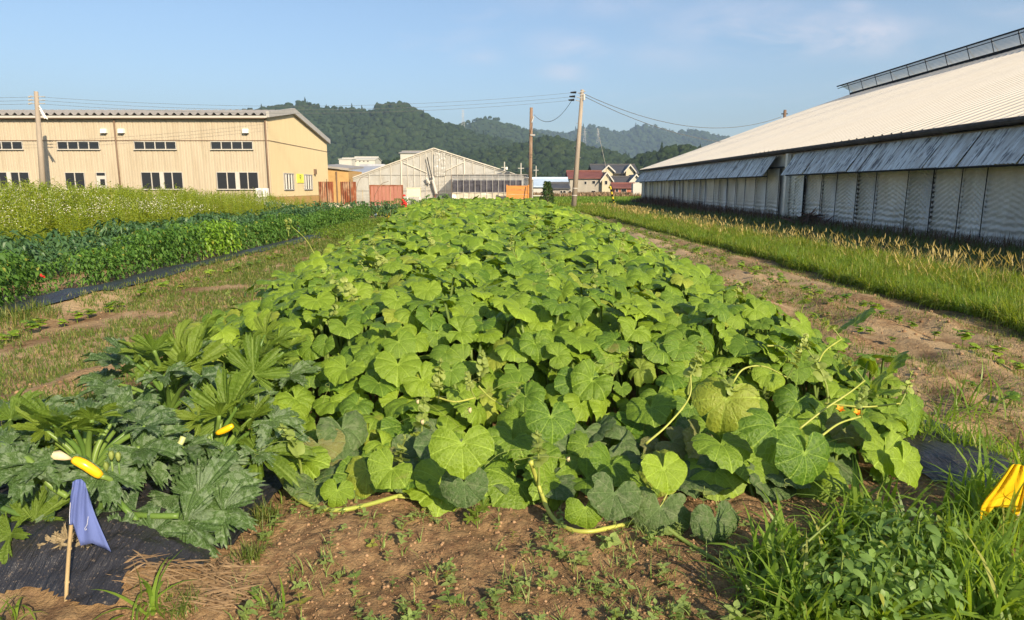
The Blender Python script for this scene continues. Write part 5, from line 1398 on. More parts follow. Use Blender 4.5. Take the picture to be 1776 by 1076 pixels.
# ================================================================== PLASTIC MULCH, STRAW
k = NT('black_mulch_film')
n1 = k.noise(2.0, 5, .6, k.vmap(k.pos(), (9, 1.2, 1), rot=(0, 0, .5))); n2 = k.noise(70, 3, .7, k.pos())
c = k.mix(k.ramp(n2, [(.60, 0.0), (.72, .7)]), (.022, .022, .026), (.26, .20, .14))
k.base(c); k.rough(.38); k.spec(.6); k.bump(k.math('ADD', n1, k.math('MULTIPLY', n2, .08)), .8, .05); M_mulch = k.m
def film_sheet(name, x0, x1, y0, y1, st, mask, label, lift=.016):
    xs, ys = np.arange(x0, x1, st), np.arange(y0, y1, st if y1 - y0 < 5 else st * 3); X, Y = np.meshgrid(xs, ys)
    Z = gz(X, Y) * 1.0 + lift + .014 * (fbm(X * 2.2, Y * .8, 3.2, 3, 61))
    a = (np.arange(len(ys) - 1)[:, None] * len(xs) + np.arange(len(xs) - 1)[None]).ravel(); F = np.stack([a, a + 1, a + len(xs) + 1, a + len(xs)], 1)
    cx, cy = X.ravel()[F].mean(1), Y.ravel()[F].mean(1); F = F[mask(cx, cy)]
    o = link(name, mesh_np(name, np.stack([X.ravel(), Y.ravel(), Z.ravel()], 1), F, True), M_mulch); tag(o, label, 'plastic mulch'); return o
film_sheet('plastic_mulch', -3.6, -1.2, 2.33, 4.3, .013, lambda x, y: (x < -1.30 - (2.72 - y) * .75 + .06 * np.sin(y * 22)) & (x < -1.25) & (y > 2.40 + .05 * np.sin(x * 9)) , 'glossy black plastic mulch over the front courgette bed below the blue flag')
film_sheet('plastic_mulch', -6.82, -5.72, 6.2, 24, .05, lambda x, y: (x > -6.8) & (x < -5.80 - .16 * vnoise(y, y * 0, .9, 4)), 'long dark plastic mulch strip running beside the pepper row')
film_sheet('plastic_mulch', 2.12, 2.90, 2.5, 4.5, .04, lambda x, y: (x > 2.26 + .05 * np.sin(y * 5)) & (x < 2.72 + .05 * np.sin(y * 7)), 'short dusty black mulch strip behind the yellow flag')

# ================================================================== GRASS AND SMALL WEEDS
def blade_T(bend=.6, w=1.0, seg=4, twist=0.0):
    V, F = [], []
    for i in range(seg + 1):
        t = i / seg; th = bend * t ** 1.3; y = math.sin(th) * t; z = math.cos(th * .9) * t; ww = .5 * w * (1 - t ** 1.8) * (.6 + 1.2 * t * (1 - t) * 2)
        V += [(-ww, y, z), (ww, y, z + .0)]
    for i in range(seg): F.append((2 * i, 2 * i + 1, 2 * i + 3, 2 * i + 2))
    return {'V': np.array(V), 'F': np.array(F)}
BL = [blade_T(b) for b in (.15, .4, .7, 1.0, 1.4, 1.8)]
BL2 = [blade_T(b, seg=2) for b in (.1, .3, .6, .9)]
BL7 = [blade_T(b, seg=7) for b in (.3, .7, 1.1, 1.6, 2.1)]
M_grassB = plant_mat('broad_grass', (.115, .205, .025), (.21, .32, .04), yellow=(.38, .36, .1), yamt=.05, trans=.42, rough=.45)
M_grassF = plant_mat('fine_grass', (.075, .13, .02), (.15, .20, .035), yellow=(.36, .30, .11), yamt=.16, trans=.3)
M_grassY = plant_mat('seeding_grass', (.12, .19, .02), (.21, .28, .03), yellow=(.50, .40, .12), yamt=.12, trans=.42)
M_grassS = plant_mat('shade_toned_grass', (.06, .12, .025), (.11, .16, .04), yellow=(.16, .11, .07), yamt=.35, trans=.25)  # shade by the wall is put into the darker green; brown blades are dry
M_brown = plant_mat('brown_stalks', (.10, .05, .035), (.16, .09, .055), yamt=.1, yellow=(.07, .09, .03), trans=.1)
M_straw = plant_mat('straw', (.21, .135, .07), (.36, .25, .14), yamt=0, trans=.1)
M_seedl = plant_mat('seedling', (.16, .25, .06), (.30, .38, .12), yamt=.06, trans=.3)
M_pale = simple('pale_blossom', (.82, .79, .66), .8, .1, 30)
def scatter_blades(B, T, x, y, h, w, lean=.25, rs=None):
    n = len(x); rs = rs or np.random.default_rng(5)
    h = np.broadcast_to(h, n); w = np.broadcast_to(w, n); which = rs.integers(0, len(T), n); z = gz(x, y) - .005
    for q in range(len(T)):
        m = which == q
        B.add(T[q], mats(np.stack([x, y, z], 1)[m], rs.uniform(0, 6.28, m.sum()), rs.normal(0, lean, m.sum()), rs.normal(0, lean * .6, m.sum()), np.stack([w, h, h], 1)[m]), rs.random(m.sum()))
def tufts(rs, cx, cy, per, spread):
    x = np.repeat(cx, per) + rs.normal(0, spread, len(cx) * per); y = np.repeat(cy, per) + rs.normal(0, spread, len(cx) * per); return x, y
q_ = np.random.default_rng(21)
# weedy strip left of the bed
B = Bake()
n = 52000; y = 3.6 + 30 * q_.random(n) ** 1.5; x = q_.uniform(-6.0, -1.2, n)
le = np.interp(y, _ye, _le) + .1; m = (x < le) & (fbm(x, y, .9, 3, 31) + .25 * fbm(x, y, 4, 2, 33) > .50 - .06 * sstep(8, 20, y)); m &= np.abs((x + 3.7) - (y - 5.2) * .35) > .13
x, y = tufts(q_, x[m], y[m], 3, .02); scatter_blades(B, BL2, x, y, q_.uniform(.03, .085, len(x)) * (1 + .02 * y), .0035 + .0006 * y, .3, q_)
tag(B.build('grass', M_grassF, smooth=False), 'short yellow green weed grass on the soil strip left of the squash bed', 'grass', kind='stuff')
# coarse tufts along both mulch edges
B = Bake()
cx = np.concatenate([np.full(520, -5.85) + q_.normal(0, .16, 520), np.full(60, -6.75) + q_.normal(0, .1, 60)]); cy = np.concatenate([6.5 + 24 * q_.random(520), 7 + 22 * q_.random(60)])
m = vnoise(cx * 0, cy, .55, 4) > .42; x, y = tufts(q_, cx[m], cy[m], 26, .05); scatter_blades(B, BL2, x, y, q_.uniform(.08, .22, len(x)), .007, .3, q_)
tag(B.build('grass', M_grassF, smooth=False), 'tufts of green grass along the dark mulch strip', 'grass', kind='stuff')
# right hand strip: sparse sprouts on the dry soil
B = Bake(); n = 34000; y = 3 + 40 * q_.random(n) ** 1.4; x = q_.uniform(2.6, 5.7, n); m = (x > np.interp(y, _ye, _re) + .1) & (fbm(x, y, 1.5, 3, 35) > .45)
x, y = tufts(q_, x[m], y[m], 2, .02); scatter_blades(B, BL2, x, y, q_.uniform(.025, .08, len(x)), .0035 + .0005 * y, .35, q_)
tag(B.build('grass', M_grassF, smooth=False), 'sparse sprouting weeds on the rough dry soil right of the squash bed', 'grass', kind='stuff')
# tall sunlit grass belt, then shaded grass, then brown stalks at the wall
def belt(n, xf, y0, y1, hf, wf, T, mat, label, seed, pw=1.6, lean=.16):
    rs = np.random.default_rng(seed); B = Bake(); y = y0 + (y1 - y0) * rs.random(n) ** pw; x = xf(rs, y, n)
    cl_ = fbm(x, y, 2.4, 3, seed); m = cl_ > .36; x, y, cl_ = x[m], y[m], cl_[m]
    h = hf(x, y) * (.55 + .9 * cl_) * rs.uniform(.65, 1.15, len(x)); scatter_blades(B, T, x, y, h, wf(y), lean, rs)
    return tag(B.build('grass', mat, smooth=False), label, 'grass', kind='stuff')
edge = lambda y: 5.75 - .035 * np.maximum(0, y - 14) + .35 * (vnoise(y, y * 0, .8, 2) - .5) + .18 * (vnoise(y, y * 0, 3.1, 3) - .5)
wfn = lambda y: .0045 + .0009 * y
belt(90000, lambda rs, y, n: edge(y) + rs.random(n) ** 1.1 * 2.5, 6.2, 62, lambda x, y: .30, wfn, BL, M_grassY, 'tall sunlit yellow green grass belt between the dry soil and the big greenhouse', 41, 1.9)
belt(30000, lambda rs, y, n: edge(y) + rs.random(n) * 1.2 + .05, 6.2, 40, lambda x, y: .27, wfn, BL, M_grassB, 'lower green grass along the front of the tall belt', 42, 1.9)
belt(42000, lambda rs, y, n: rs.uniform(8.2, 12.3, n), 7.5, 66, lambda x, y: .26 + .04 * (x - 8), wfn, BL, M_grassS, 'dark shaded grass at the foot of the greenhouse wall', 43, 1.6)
belt(9000, lambda rs, y, n: 12.2 - np.abs(rs.normal(0, .5, n)), 8, 66, lambda x, y: .45 + .35 * sstep(25, 55, y) + .15 * vnoise(y, y * 0, .4, 5), lambda y: .006 + .0006 * y, BL2, M_brown, 'dead brown weed stalks against the greenhouse plastic', 44, 1.1, .1)
# seed heads above the tall belt
B = Bake(); n = 3000; y = 7 + 50 * q_.random(n) ** 1.5; x = edge(y) + .9 + q_.random(n) * 2.6; m = fbm(x, y, .45, 2, 46) * .6 + fbm(x, y, 1.6, 2, 48) * .4 > .55; x, y = x[m], y[m]
scatter_blades(B, [blade_T(.5, seg=2), blade_T(.9, seg=3)], x, y, q_.uniform(.34, .50, len(x)), .004 + .0006 * y, .12, q_)
hd = {'V': np.array([(-.5, 0, .8), (.5, 0, .8), (.7, .12, .95), (-.3, .2, 1.08)]), 'F': np.array([(0, 1, 2, 3)])}
scatter_blades(B, [hd], x, y, q_.uniform(.34, .50, len(x)), .006 + .0007 * y, .1, q_)
tag(B.build('grass', plant_mat('seed_head', (.36, .27, .09), (.52, .42, .16), yamt=0, trans=.3), smooth=False), 'golden seed heads over the sunlit grass belt', 'grass', kind='stuff')
# green cover at the far right and far field
B = Bake(); n = 26000; y = 45 + 62 * q_.random(n); x = q_.uniform(-1, 24, n); m = (x < 11.5) | (y > 66); x, y = x[m], y[m]
h = np.where(y > 58, .42, .25); scatter_blades(B, BL2, x, y, h * q_.uniform(.6, 1.2, len(x)), .05 + .0012 * y, .6, q_)
tag(B.build('crop_field', M_grassB, smooth=False), 'low green crop field beyond the concrete pole', 'field', kind='stuff')
B = Bake(); n = 9000; y = q_.uniform(108, 128, n); x = q_.uniform(-6, 30, n); scatter_blades(B, BL2, x, y, q_.uniform(.75, 1.05, n), .16, .2, q_)
tag(B.build('grain_field', M_straw, smooth=False), 'pale tan grain strip in front of the village houses', 'field', kind='stuff')

# foreground right: lush broad grass
B = Bake(); rs = np.random.default_rng(77)
reg = []
while len(reg) < 80:
    px, py = rs.uniform(1300, 1800), rs.uniform(905, 1120)
    if py < 905 + max(0, 1490 - px) * .62: continue
    reg.append(GR(px, py))
cx, cy = np.array([p.x for p in reg]), np.array([p.y for p in reg])
x, y = tufts(rs, cx, cy, 17, .035); n = len(x)
scatter_blades(B, BL7, x, y, rs.uniform(.16, .42, n) * (.75 + .35 * sstep(1.3, 1.9, x)), rs.uniform(.012, .027, n), .3, rs)
x, y = tufts(rs, cx, cy, 40, .07); scatter_blades(B, BL, x, y, rs.uniform(.05, .16, len(x)), .0035, .35, rs)
tag(B.build('grass', M_grassB, smooth=True), 'lush broad bladed grass in the lower right corner', 'grass', kind='stuff')
# grass tufts: behind the flag, right of the bed, bottom left, by the courgettes
def tuft(px, py, nb, h, wd, label, T=BL7, mat=None, spread=.03, seed=0, lean=.3, dz=0):
    rs = np.random.default_rng(seed + int(px)); p = GR(px, py); B = Bake()
    x = p.x + rs.normal(0, spread, nb); y = p.y + rs.normal(0, spread, nb); scatter_blades(B, T, x, y, h * rs.uniform(.5, 1.1, nb), wd * rs.uniform(.6, 1.1, nb), lean, rs)
    o = B.build('grass_tuft', mat or M_grassB); tag(o, label, 'grass tuft'); return o
tuft(260, 1074, 16, .26, .016, 'broad bladed green tuft at the lower left in front of the straw roots', spread=.025)
tuft(318, 1062, 130, .12, .004, 'dense fine green tuft beside the straw roots at lower left', BL, M_grassF, .045)
tuft(432, 972, 110, .11, .004, 'fine upright green tuft below the mildewed courgette leaf', BL, M_grassF, .03)
tuft(463, 905, 130, .14, .004, 'fine upright green tuft between courgette leaf and squash vine', BL, M_grassF, .035)
tuft(15, 1085, 12, .20, .012, 'small green tuft in the bottom left corner on the mulch edge', spread=.03)
tuft(455, 800, 7, .52, .020, 'tall grey green grass stalk between courgettes and squash', spread=.015, lean=.12, T=BL7[:2])
tuft(45, 765, 7, .30, .018, 'long bladed grass at the left edge behind the courgette', spread=.03, lean=.4)
tuft(1640, 735, 26, .40, .014, 'tall grass clump right of the bed, nearest the pointed squash leaf', spread=.08)
tuft(1700, 720, 26, .42, .014, 'tall grass clump on the dry soil beside the right picture edge', spread=.09)
tuft(1605, 790, 110, .20, .010, 'short thick grass clump at the tip of the dark mulch strip', spread=.09)
tuft(1690, 810, 130, .20, .010, 'grass clump over the dusty mulch strip behind the yellow flag', spread=.10)
tuft(1765, 800, 22, .36, .016, 'long arching grass right behind the yellow flag', spread=.07)
tuft(530, 870, 20, .14, .008, 'thin grass sprouting under the leftmost squash vine', spread=.07)
tuft(120, 740, 60, .13, .010, 'low grass between the dry soil ridge and the courgettes', spread=.22)
tuft(470, 1052, 5, .16, .014, 'lone broad bladed sprout on the soil near the straw roots', spread=.02)

# seedlings over the foreground soil
def dicot_T(seed, nl=6, h=.9):
    r = random.Random(seed); parts = [(tube_T([(0, 0, 0), (0, 0, h * .7), (.02, 0, h)], [.022, .018, .012], 4), np.eye(4))]
    lf = leaf_S(.62, .10, .15)
    for i in range(nl):
        parts.append((lf, one((0, 0, h * (.35 + .65 * i / nl)), i * 2.4 + r.uniform(-.3, .3), r.uniform(-.15, .5), 0, r.uniform(.32, .6) * (1.1 - .4 * i / nl))))
    return bake_parts(parts)
DI = [dicot_T(s, 4 + s % 5) for s in range(6)]
def region_pts(rs, n, px0, px1, py0, py1, ok):
    out = []
    while len(out) < n:
        px, py = rs.uniform(px0, px1), rs.uniform(py0, py1)
        if ok(px, py): p = GR(px, py); out.append((p.x, p.y))
    a = np.array(out); return a[:, 0], a[:, 1]
rs = np.random.default_rng(90); B = Bake()
soil_ok = lambda px, py: vnoise(px, py, .016, 6) * .7 + vnoise(px, py, .05, 7) * .3 > .36 and py > 880 and not (px < 330 + (1076 - py) * .9 and px < 470) and not (px > 1330 + (py - 950) * .9)
x, y = region_pts(rs, 420, 400, 1440, 880, 1120, soil_ok)
for q in range(6):
    m = np.arange(len(x)) % 6 == q; nm = m.sum()
    B.add(DI[q], mats(np.stack([x, y, gz(x, y) - .002], 1)[m], rs.uniform(0, 6.3, nm), rs.normal(0, .2, nm), rs.normal(0, .2, nm), (rs.uniform(.025, .085, nm) * (.6 + .8 * rs.random(nm) ** 2)).reshape(-1, 1)))
x, y = region_pts(rs, 240, 400, 1440, 880, 1120, soil_ok); x, y = tufts(rs, x, y, 4, .006)
scatter_blades(B, BL, x, y, rs.uniform(.03, .11, len(x)), rs.uniform(.003, .006, len(x)), .3, rs)
tag(B.build('weed_seedlings', M_seedl), 'tiny weed seedlings and sprouts dotted over the bare soil in front of the bed', 'seedlings', kind='stuff')
# straw and dry roots
B = Bake(); rs = np.random.default_rng(93); x, y = region_pts(rs, 520, 225, 430, 990, 1070, lambda px, py: abs((py - 1040) + (px - 330) * .15) < 42)
z = gz(x, y) + rs.uniform(.0, .05, len(x)); stw = {'V': np.array([(0, -.5, 0), (0, .5, 0), (.012, .5, .006), (.012, -.5, .006), (.03, 0, .10)]), 'F': np.array([(0, 4, 3), (4, 1, 2), (4, 2, 3), (0, 1, 4)])}
B.add(stw, mats(np.stack([x, y, z], 1), 1.2 + rs.normal(0, .5, len(x)), rs.normal(0, .2, len(x)), 0, np.stack([rs.uniform(.03, .07, len(x)), rs.uniform(.05, .2, len(x)), rs.uniform(.04, .1, len(x))], 1)))
x, y = region_pts(rs, 500, 380, 1400, 885, 1110, soil_ok); B.add(stw, mats(np.stack([x, y, gz(x, y) + .002], 1), rs.uniform(0, 6.3, len(x)), 0, 0, rs.uniform(.012, .06, (len(x), 1))))
tag(B.build('straw', M_straw, smooth=False), 'tangle of dry straw and roots beside the front mulch', 'straw', kind='stuff')
# clods and crumbs on the soil
B = Bake(); CV, CF = ico(1); clod = {'V': CV * (1 + .25 * np.sin(CV[:, [1]] * 5 + CV[:, [0]] * 7)) * [1, 1, .7], 'F': CF}
x, y = region_pts(rs, 7500, 200, 1500, 860, 1110, lambda a, b_: True); B.add(clod, mats(np.stack([x, y, gz(x, y) + .001], 1), rs.uniform(0, 6, len(x)), 0, 0, (.0018 + .010 * rs.random(len(x)) ** 5).reshape(-1, 1)))
n = 3000; y = 3.5 + 16 * rs.random(n) ** 1.4; x = rs.uniform(2.4, 5.6, n); m = x > np.interp(y, _ye, _re); x, y = x[m], y[m]
B.add(clod, mats(np.stack([x, y, gz(x, y)], 1), rs.uniform(0, 6, len(x)), 0, 0, (.004 + .03 * rs.random(len(x)) ** 4).reshape(-1, 1)))
n = 1600; y = 4 + 12 * rs.random(n) ** 1.4; x = rs.uniform(-5.6, -2.3, n); B.add(clod, mats(np.stack([x, y, gz(x, y)], 1), rs.uniform(0, 6, len(x)), 0, 0, (.004 + .022 * rs.random(len(x)) ** 4).reshape(-1, 1)))
k = NT('soil_clod'); k.base(k.mix(k.attr('rnd').outputs['Fac'], (.13, .075, .04), (.36, .23, .13))); k.rough(.95); k.spec(.1)
tag(B.build('soil_clods', k.m), 'small clods and crumbs of earth on the soil', 'soil', kind='stuff')

# bean seedlings in rows (each a plant of its own)
bean_T = []
for s_ in range(3):
    r = random.Random(s_ + 60); parts = [(tube_T([(0, 0, 0), (0, 0, .5)], [.03, .02], 4), np.eye(4))]
    for i in range(7): parts.append((LEAF_LO[(i + s_) % 8], one((r.uniform(-.3, .3), r.uniform(-.3, .3), r.uniform(.35, .85)), r.uniform(0, 6.3), r.uniform(-.1, .5), r.uniform(-.3, .3), r.uniform(.25, .42))))
    bean_T.append(T_mesh('seedling', bake_parts(parts), M_leaf))
def bean_row(xf, ys, size, label, group):
    for i, yv in enumerate(ys):
        x = xf + random.uniform(-.08, .08) if not callable(xf) else xf(yv)
        o = D.objects.new('bean_plant', bean_T[i % 3]); COL.objects.link(o); o.location = (x, yv, gz1(x, yv) - .01); o.rotation_euler = (0, 0, i * 2.4)
        s = size * random.uniform(.7, 1.2); o.scale = (s, s, s); tag(o, label, 'bean plant', group)
bean_row(-5.35, np.concatenate([np.arange(6.6, 9.4, .22), np.arange(9.9, 19, .55)]), .17, 'small light green bean seedling in the sparse row left of the squash bed', 'bean seedlings left of the bed')
bean_row(lambda y: 4.6 + random.uniform(-.1, .1), np.concatenate([np.arange(5.6, 14, .33), np.arange(14, 26, .42)]), .17, 'small bean seedling in the row along the tall grass belt', 'bean seedlings along the grass belt')
bean_row(lambda y: 4.15 + random.uniform(-.3, .3), np.arange(6, 20, .5), .10, 'tiny scattered seedling between the two rows on the dry soil', 'tiny seedlings between the rows')
bean_row(lambda y: 3.7 + random.uniform(-.15, .15), np.arange(4.8, 13, .62), .12, 'small scattered seedling on the rough dry soil right of the squash bed', 'scattered seedlings on the dry soil')

# ================================================================== BUSH ROWS ON THE LEFT
M_pep = plant_mat('pepper_leaf', (.050, .13, .02), (.11, .215, .03), yamt=.03, trans=.28, rough=.6, spec=.3)
M_pepL = plant_mat('light_pepper_leaf', (.13, .26, .02), (.2, .33, .03), yamt=.03, trans=.3, rough=.4)
M_egg = plant_mat('dark_crop_leaf', (.045, .11, .04), (.085, .165, .06), yamt=.03, trans=.22, rough=.45)
def bush_T(seed, n, rx, h, size, wd=.5, droop=.3, T=None):
    r = np.random.default_rng(seed); T = T or leaf_T(1.0, wd, .12, droop); B = Bake()
    z = r.uniform(.12, 1, n) ** .8; a = r.uniform(0, 6.28, n); rad = rx * (.45 + .55 * np.sqrt(np.clip(1 - ((z - .55) / .62) ** 2, 0, 1))) * r.uniform(.45, 1.05, n)
    p = np.stack([rad * np.cos(a), rad * np.sin(a), z * h], 1)
    B.add(T, mats(p, a - math.pi / 2 + r.normal(0, .7, n), r.uniform(-1.1, .25, n), r.normal(0, .4, n), (size * r.uniform(.6, 1.2, n)).reshape(-1, 1)), r.random(n)); return B
def bush_kind(name, mat, n, rx, h, size, wd=.5, droop=.3, var=3, seed=0):
    out = []
    for v in range(var):
        o = empty(name); shell = bush_T(seed + v, n, rx, h, size, wd, droop).build('foliage', mat, o, False)
        MB().tube([(0, 0, -.02), (0, 0, h * .6)], [.014, .008], 5).build('stem', M_stalk, o)
        out.append(o)
    return out
used = set()
def place_bush(kinds, i, x, y, s, label, cat, group):
    src = kinds[i % len(kinds)]
    o = src if src.name not in used else copy_tree(src)
    used.add(src.name); o.location = (x, y, gz1(x, y) - .02); o.rotation_euler = (0, 0, i * 1.7); o.scale = (s, s, s * random.uniform(.9, 1.12)); tag(o, label, cat, group); return o
pep = bush_kind('pepper_plant', M_pep, 400, .38, .82, .105, .5, .35, seed=100)
pepl = bush_kind('pepper_plant', M_pepL, 400, .38, .84, .105, .5, .3, var=1, seed=110)
egg = bush_kind('eggplant_bush', M_egg, 230, .46, .95, .19, .5, .35, seed=120)
kale = bush_kind('kale_plant', M_egg, 130, .46, .85, .30, .28, .5, seed=130)
i = 0
for yv in np.arange(7.3, 32, .43):
    if 9.9 < yv < 10.6: continue
    lt = 14.7 < yv < 16.1; i += 1
    x = -6.85 + random.uniform(-.17, .17)
    if lt: place_bush(pepl, i, x + .1, yv, 1.0, 'lighter yellow green pepper plant within the row beside the long mulch strip', 'pepper plant', 'light green pepper plants in the row')
    else: place_bush(pep, i, x, yv, .88 + .12 * math.sin(yv) + random.uniform(-.12, .12), 'dark green pepper plant in the row beside the long mulch strip', 'pepper plant', 'pepper plants beside the mulch strip')
for i, yv in enumerate(np.arange(9.0, 33, .62)):
    place_bush(egg, i, -8.35 + random.uniform(-.2, .2), yv, random.uniform(.62, .92), 'dark leafy eggplant bush in the row behind the peppers', 'eggplant', 'eggplant bushes behind the pepper row')
for i, yv in enumerate(np.arange(11.5, 36, .7)):
    place_bush(kale, i, -9.85 + random.uniform(-.2, .2), yv, random.uniform(.6, .95), 'blue green kale plant with long drooping leaves behind the eggplants', 'kale', 'kale plants behind the eggplants')
for i, xv in enumerate(np.arange(-12.5, -5.9, .62)):
    place_bush(egg, i, xv, 36.5 + random.uniform(-.4, .4), .9, 'eggplant bush in the cross row before the rusty sheets', 'eggplant', 'eggplant bushes in the far cross row')
for i, xv in enumerate(np.arange(-8.2, 1.6, .6)):
    place_bush(pep, i, xv, 46.5 + random.uniform(-.6, .6), 1.05, 'leafy bush at the far end of the field before the small greenhouse', 'bush', 'bushes before the small greenhouse')
# zone of small ground covering plants on the left far strip
B = Bake(); n = 5000; x = q_.uniform(-6.2, -4.6, n); y = q_.uniform(21, 33, n); T = leaf_T(1, .6)
B.add(T, mats(np.stack([x, y, gz(x, y) + q_.uniform(.02, .22, n)], 1), q_.uniform(0, 6.3, n), q_.uniform(-.6, .4, n), 0, q_.uniform(.06, .12, (n, 1))))
tag(B.build('ground_cover', M_grassB, smooth=False), 'low green leafy patch at the far end of the left strip', 'ground cover', kind='stuff')
# tall weeds before the factory
def weed_T(seed, n=34, h=1.0):
    r = np.random.default_rng(seed); T = leaf_T(1.0, .26, .03, .25); B = Bake()
    z = np.linspace(.12, 1.0, n); a = np.arange(n) * 2.4; s = .23 * (1.15 - .72 * z)
    B.add({'V': T['V'], 'F': T['F']}, mats(np.stack([0 * z, 0 * z, z * h], 1), a, r.uniform(.15, .9, n), 0, s.reshape(-1, 1)))
    V = np.concatenate(B.V); F = np.concatenate(B.F); b = len(V)
    V = np.concatenate([V, [(-.006, 0, 0), (.006, 0, 0), (.003, 0, h), (-.003, 0, h)]]); F = np.concatenate([F, [(b, b + 1, b + 2), (b, b + 2, b + 3)]])
    return {'V': V, 'F': F}
WT = [weed_T(s) for s in range(4)]
M_weed = plant_mat('tall_weed', (.19, .27, .022), (.33, .39, .045), yellow=(.42, .38, .10), yamt=.05, trans=.42)
rs = np.random.default_rng(140); n = 9000
y = 11 + 34 * rs.random(n) ** .9; x = -11.0 - rs.random(n) ** .8 * 24
inview = (np.abs(x / y) < .85); x, y = x[inview], y[inview]; m = fbm(x, y, .8, 2, 71) > .30; x, y = x[m][:4600], y[m][:4600]
hh = (1.0 + .68 * sstep(-11, -17, x)) * (.80 + .36 * fbm(x, y, .7, 3, 72)) * rs.uniform(.72, 1.12, len(x)); hh = hh * (1 - .20 * sstep(24, 42, y))
B = Bake()
for q in range(4):
    m = np.arange(len(x)) % 4 == q; B.add(WT[q], mats(np.stack([x, y, gz(x, y)], 1)[m], rs.uniform(0, 6.3, m.sum()), rs.normal(0, .07, m.sum()), rs.normal(0, .07, m.sum()), np.stack([hh * 1.25, hh * 1.25, hh], 1)[m]), rs.random(m.sum()))
tag(B.build('tall_weeds', M_weed, smooth=False), 'dense stand of tall bright green weeds in front of the factory', 'weeds', kind='stuff')
# fleabane blossom over the weeds
n = 26000; y = 12 + 26 * rs.random(n); x = -11.5 - rs.random(n) * 20; m = (fbm(x, y, .28, 3, 80) + .25 * fbm(x, y, 1.1, 2, 83) > .68) & (np.abs(x / y) < .8); x, y = x[m], y[m]
z = (1.0 + .66 * sstep(-11, -17, x)) * (.78 + .30 * fbm(x, y, .7, 3, 72)) * (1 - .2 * sstep(24, 42, y)) * rs.uniform(.72, 1.04, len(x))
dot = {'V': np.array([(-.5, 0, 0), (0, -.5, .1), (.5, 0, 0), (0, .5, -.1), (0, 0, .35)]), 'F': np.array([(0, 1, 4), (1, 2, 4), (2, 3, 4), (3, 0, 4)])}
B = Bake(); B.add(dot, mats(np.stack([x, y, z], 1), rs.uniform(0, 6, len(x)), rs.uniform(-.6, .9, len(x)), 0, rs.uniform(.017, .038, (len(x), 1))))
tag(B.build('white_blossom', M_pale, smooth=False), 'haze of small white weed flowers over the tall weeds', 'blossom', kind='stuff')
B = Bake(); n = 26000; y = 8 + 34 * rs.random(n) ** 1.2; x = -9.6 - rs.random(n) * 5; m = np.abs(x / y) < .85; x, y = x[m], y[m]
scatter_blades(B, BL2, x, y, rs.uniform(.2, .55, len(x)), .008 + .0006 * y, .25, rs)
tag(B.build('grass', M_grassB, smooth=False), 'rank green grass between the crop rows on the left', 'grass', kind='stuff')
B = Bake(); n = 7000; y = rs.uniform(39, 50, n); x = rs.uniform(-14, 3, n); scatter_blades(B, BL2, x, y, rs.uniform(.15, .5, n), .05, .4, rs)
tag(B.build('grass', M_grassB, smooth=False), 'grass before the rusty sheets and the small greenhouse', 'grass', kind='stuff')
# broad leaved plant with a red bloom
cn_ = empty('canna_plant', (spot(757, 43), 43, 0)); tag(cn_, 'large leaved pale green plant standing above the far end of the bed', 'plant')
bush_T(300, 60, .9, 1.25, .55, .42, .3).build('foliage', plant_mat('canna_leaf', (.10, .19, .06), (.17, .27, .10), yamt=.02, trans=.3), cn_, False)
rf_ = empty('red_flower', (spot(701, 40), 40, 0)); tag(rf_, 'bright red flower spike at the far left end of the squash bed', 'flower')
MB().tube([(0, 0, 0), (0, 0, .75)], .02, 5).build('stem', M_stalk, rf_)
Bq = Bake(); Bq.add(CROWNS[0], mats(rs.normal(0, .07, (14, 3)) * [1, 1, 2.2] + [0, 0, .8], rs.uniform(0, 6, 14), scale=np.full((14, 1), .085))); Bq.build('petals', simple('red_petal', (.55, .03, .02), .6, .2, 20), rf_)
rp = empty('red_blossom', tuple(PT(72, 478, 9.6))); tag(rp, 'small red pepper or blossom at the near end of the pepper row', 'blossom')
Bq = Bake(); Bq.add(CROWNS[1], mats(rs.normal(0, .018, (6, 3)), rs.uniform(0, 6, 6), scale=np.full((6, 1), .014))); Bq.build('petals', D.materials['red_petal'], rp)

# goosefoot weeds at lower right
GW = [bush_T(400 + s_, 110, .12, .30, .052, .55, .25, leaf_S(.55, .1, .35)) for s_ in range(3)]
gwm = []
M_goose = plant_mat('goosefoot_leaf', (.12, .22, .045), (.20, .31, .08), yamt=.02, trans=.32)
for s_, (px, py) in enumerate(((1450, 1062), (1500, 1040), (1555, 1060), (1580, 1000), (1500, 1090), (1600, 1085), (1540, 960), (1625, 950))):
    p = GR(px, py + 25); src = None
    if s_ < 3:
        o = empty('goosefoot_weed'); GW[s_].build('foliage', M_goose, o, False); MB().tube([(0, 0, 0), (0, 0, .28)], .004, 5).build('stem', M_stalk, o); gwm.append(o)
    else: o = copy_tree(gwm[s_ % 3])
    o.location = (p.x, p.y, gz1(p.x, p.y)); o.rotation_euler = (0, 0, s_ * 1.3); sc_ = (1.0, .9, .95, 1.1, .8, .9, .9, .8)[s_]; o.scale = (sc_, sc_, sc_)
    tag(o, 'broad leaved goosefoot weed among the grass in the lower right', 'weed', 'goosefoot weeds in the lower right')
lw = empty('lobed_seedling', GR(828, 905)); lw.location.z = gz1(lw.location.x, lw.location.y); tag(lw, 'bright green lobed leaf sprout at the middle of the bed front edge', 'sprout')
for i in range(4):
    o = D.objects.new('leaf', cl_me[1][i]); COL.objects.link(o); o.parent = lw; o.matrix_local = Matrix.Translation((.02 * (i - 1.5), -.01, .05 + .02 * i)) @ Matrix.Rotation(i * 1.9, 4, 'Z') @ Matrix.Rotation(.7, 4, 'X') @ Matrix.Scale(.055, 4)
MB().tube([(0, 0, 0), (0, 0, .1)], .003, 5).build('stem', M_stalk, lw)

